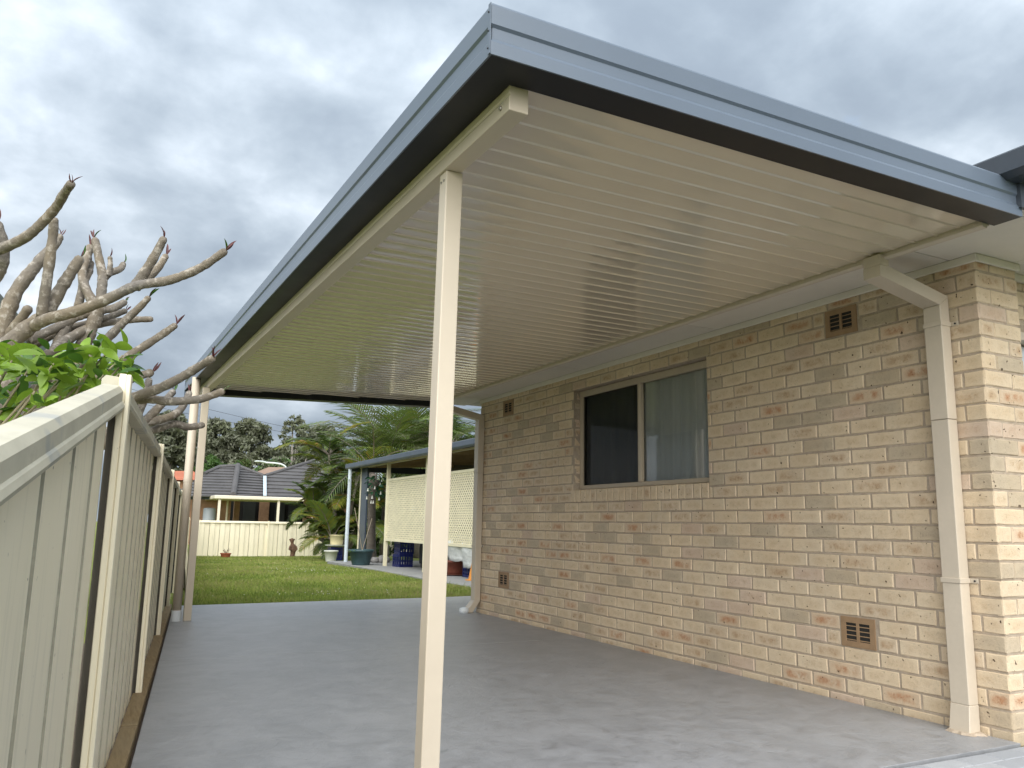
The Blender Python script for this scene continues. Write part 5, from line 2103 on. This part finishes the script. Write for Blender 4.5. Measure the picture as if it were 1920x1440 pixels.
# stone edging by the shade palm
for k in range(5):
    p = at_y(703 + k * 5.0, 1052, 19.3 + 0.12 * (k % 2))
    m = MB()
    r = random.uniform(0.09, 0.14)
    secs = []
    for i in range(6):
        u = i / 5
        rr = r * math.sin(math.pi * (0.12 + 0.76 * u)) ** 0.5
        secs.append([(p.x + rr * math.cos(t2) * random.uniform(0.9, 1.1), p.y + rr * math.sin(t2), 0.0 + r * 1.3 * u) for t2 in np.linspace(0, 6.28, 11)[:-1]])
    m.loft(secs)
    o = m.build('garden_stone', 'stone_grey', None, smooth=True, fixn=True)
    tag(o, ['leftmost', 'second from left', 'middle', 'second from right', 'rightmost'][k] + ' rough grey stone in the low row behind the green tub', 'stone', 'stones edging the shaded bed')
# hanging plant with white bell flowers
hp = thing('hanging_plant', 'hanging plant with white bell flowers under the patio roof', 'hanging plant', tuple(at_y(705, 915, 18.6)))
hc = at_y(705, 908, 18.6)
m = MB()
m.tube([(hc.x, 18.6, 2.4), (hc.x, 18.6, hc.z)], 0.004, 5)
m.build('hook', 'cable_black', hp)
m = MB()
m.lathe((hc.x, 18.6, hc.z - 0.05), [(0.05, 0), (0.11, 0.06), (0.13, 0.14), (0.12, 0.145), (0.08, 0.1)], 18)
m.build('basket', 'dark_bark', hp)
hl = leaf_mesh('leaf_blade', 0.14, 0.06, 0.5, 'hang_leaf', 0.25)
for k in range(46):
    th, ph_ = random.uniform(0, 6.28), random.uniform(-0.9, 0.9)
    r = random.uniform(0.05, 0.22)
    place('leaf', hl, hp, (hc.x + r * math.cos(th), 18.6 + r * math.sin(th), hc.z + 0.05 + random.uniform(-0.28, 0.16)), (math.cos(th), math.sin(th), ph_), random.uniform(-1, 1), random.uniform(0.7, 1.2))
bm_ = MB()
bm_.lathe((0, 0, 0), [(0.026, -0.075), (0.017, -0.05), (0.010, -0.015), (0.004, 0.0)], 8)
bell = bm_.mesh('bell', 'petal_white')
for k, (x, y) in enumerate(((688, 930), (698, 929), (714, 921), (696, 938), (700, 938), (711, 932), (703, 911), (713, 905), (690, 915), (716, 897))):
    p = at_y(x, y, 18.35)
    link('flower', bell, hp, tuple(p))
# terracotta trough and clay figurine on the far grass
p = at_y(423, 1042, 27.6)
zt_ = gz(27.6)
t_ = thing('planter', 'low terracotta planter with a small dry plant at the back fence', 'planter', (p.x, 27.6, zt_))
m = MB()
m.lathe((p.x, 27.6, zt_), [(0.11, 0), (0.13, 0.02), (0.155, 0.12), (0.17, 0.12), (0.17, 0.15), (0.14, 0.15), (0.13, 0.12)], 18)
m.build('pot', 'terracotta', t_)
for k in range(7):
    d = Vector((random.uniform(-.6, .6), random.uniform(-.3, .3), 1)).normalized()
    place('leaf', leaf_mesh('leaf_blade', 0.26, 0.05, 0.1, 'statue_clay', 0.4), t_, (p.x + random.uniform(-.03, .03), 27.6, zt_ + 0.12), d, 0, random.uniform(0.5, 1.0))
p = at_y(548, 1042, 28.4)
zs = gz(28.4)
t_ = thing('garden_figurine', 'small brown clay garden figurine standing at the back fence', 'figurine', (p.x, 28.4, zs))
m = MB()
m.loft([[Vector((p.x + ox + a * math.cos(t2), 28.4 + b * math.sin(t2), zs + z)) for t2 in np.linspace(0, 2 * math.pi, 15)[:-1]] for ox, a, b, z in
        ((0.0, 0.10, 0.09, 0), (0.0, 0.10, 0.09, 0.03), (0.0, 0.075, 0.07, 0.05), (0.01, 0.08, 0.075, 0.14), (0.035, 0.11, 0.09, 0.24), (0.03, 0.12, 0.09, 0.32), (0.0, 0.09, 0.07, 0.40), (-0.03, 0.05, 0.05, 0.46), (-0.035, 0.055, 0.055, 0.49), (-0.04, 0.07, 0.07, 0.54), (-0.04, 0.065, 0.065, 0.59), (-0.04, 0.03, 0.03, 0.63))])
m.build('body', 'statue_clay', t_, smooth=True, fixn=True)
for s in (-1, 1):
    m = MB()
    m.tube([(p.x - 0.04 + s * 0.05, 28.4, zs + 0.57), (p.x - 0.04 + s * 0.085, 28.4, zs + 0.60)], [0.035, 0.025], 8)
    m.build('ear', 'statue_clay', t_, smooth=True)
    m = MB()
    m.tube([(p.x + s * 0.09, 28.38, zs + 0.37), (p.x + s * 0.13, 28.33, zs + 0.27), (p.x + s * 0.05, 28.30, zs + 0.22)], [0.035, 0.03, 0.025], 8)
    m.build('arm', 'statue_clay', t_, smooth=True)

# ------------------------------------------------------------------ grass blades and clover flowers
NG = 210000
yy = 10.0 / (1 - rng.uniform(0, 1, NG) * (1 - 10.0 / 29.0))
xl_ = np.where(yy < 29, FA + FB * yy + 0.06, 0)
edge = np.where(yy < 10.5, 10.0 + (np.clip(rng.uniform(0, 1, NG), 0, 1)) * 0, 0)
xx = xl_ + rng.uniform(0, 1, NG) * (np.where(yy < 20.2, 5.42, 8.2) - xl_)
slab_edge = np.where(xx < 3.96, 10.0 + (xx - 0.956) * 0.21 / 3.0, 10.21 + (xx - 3.96) * 0.146)
ok = yy > slab_edge + 0.005
xx, yy = xx[ok], yy[ok]
n = len(xx)
zz = np.array([gz(v) for v in yy])
pat = np.sin(xx * 2.1 + 1.3 * np.sin(yy * 1.1)) * np.sin(yy * 1.7 + xx * 0.6)
hh = rng.uniform(0.022, 0.050, n) * (1 + 0.25 * pat) * np.where(yy < 13, 1.15, 1.0) * np.where(rng.uniform(0, 1, n) > 0.985, 1.8, 1)
ang = rng.uniform(0, 2 * np.pi, n)
wd = rng.uniform(0.003, 0.006, n) * (1 + (yy - 10) * 0.07)
lean = rng.normal(0, 0.5, (n, 2)) * hh[:, None]
a = np.stack([xx + np.cos(ang) * wd, yy + np.sin(ang) * wd, zz - 0.004], 1)
b = np.stack([xx - np.cos(ang) * wd, yy - np.sin(ang) * wd, zz - 0.004], 1)
c = np.stack([xx + lean[:, 0], yy + lean[:, 1], zz + hh], 1)
V = np.stack([a, b, c], 1).reshape(-1, 3)
F = np.arange(3 * n).reshape(-1, 3)
plain('grass_dry', (0.33, 0.30, 0.12), 0.8, 0.25, 3.0)
leafmat('grass_dark', (0.11, 0.18, 0.03), 0.3, 0.6, 0.3, 1.5)
sel = rng.uniform(0, 1, n) + 0.22 * pat
idx = np.where(sel > 0.80, 1, np.where(sel < 0.22, 2, 0))
g = mesh_np('grass', V, F, ['grass_blade', 'grass_dry', 'grass_dark'], None, idx)
stuff(g)
g['label'] = 'short patchy green lawn grass between the slab and the back fence'
g['category'] = 'grass'
nf = 340
fx_ = np.concatenate([rng.normal(4.2, 0.5, 55), rng.normal(2.9, 0.6, 30), rng.uniform(1.5, 5.3, 40)])
fy_ = np.concatenate([rng.normal(16.5, 0.6, 55), rng.normal(11.3, 0.4, 30), rng.uniform(10.6, 22, 40)])
okf = (fy_ > 10.6) & (fx_ > FA + FB * fy_ + 0.2) & (fx_ < 5.3)
m = MB()
for x, y in zip(fx_[okf], fy_[okf]):
    z = gz(y) + 0.045
    r = random.uniform(0.005, 0.009)
    m.add([(x + r * math.cos(t2), y + r * math.sin(t2), z) for t2 in np.linspace(0, 6.283, 6)[:-1]] + [(x, y, z + r)], [(i, (i + 1) % 5, 5) for i in range(5)])
fl = stuff(m.build('clover_flowers', 'petal_white'))
fl['label'] = 'tiny white clover flowers dotted over the lawn'
fl['category'] = 'flowers'
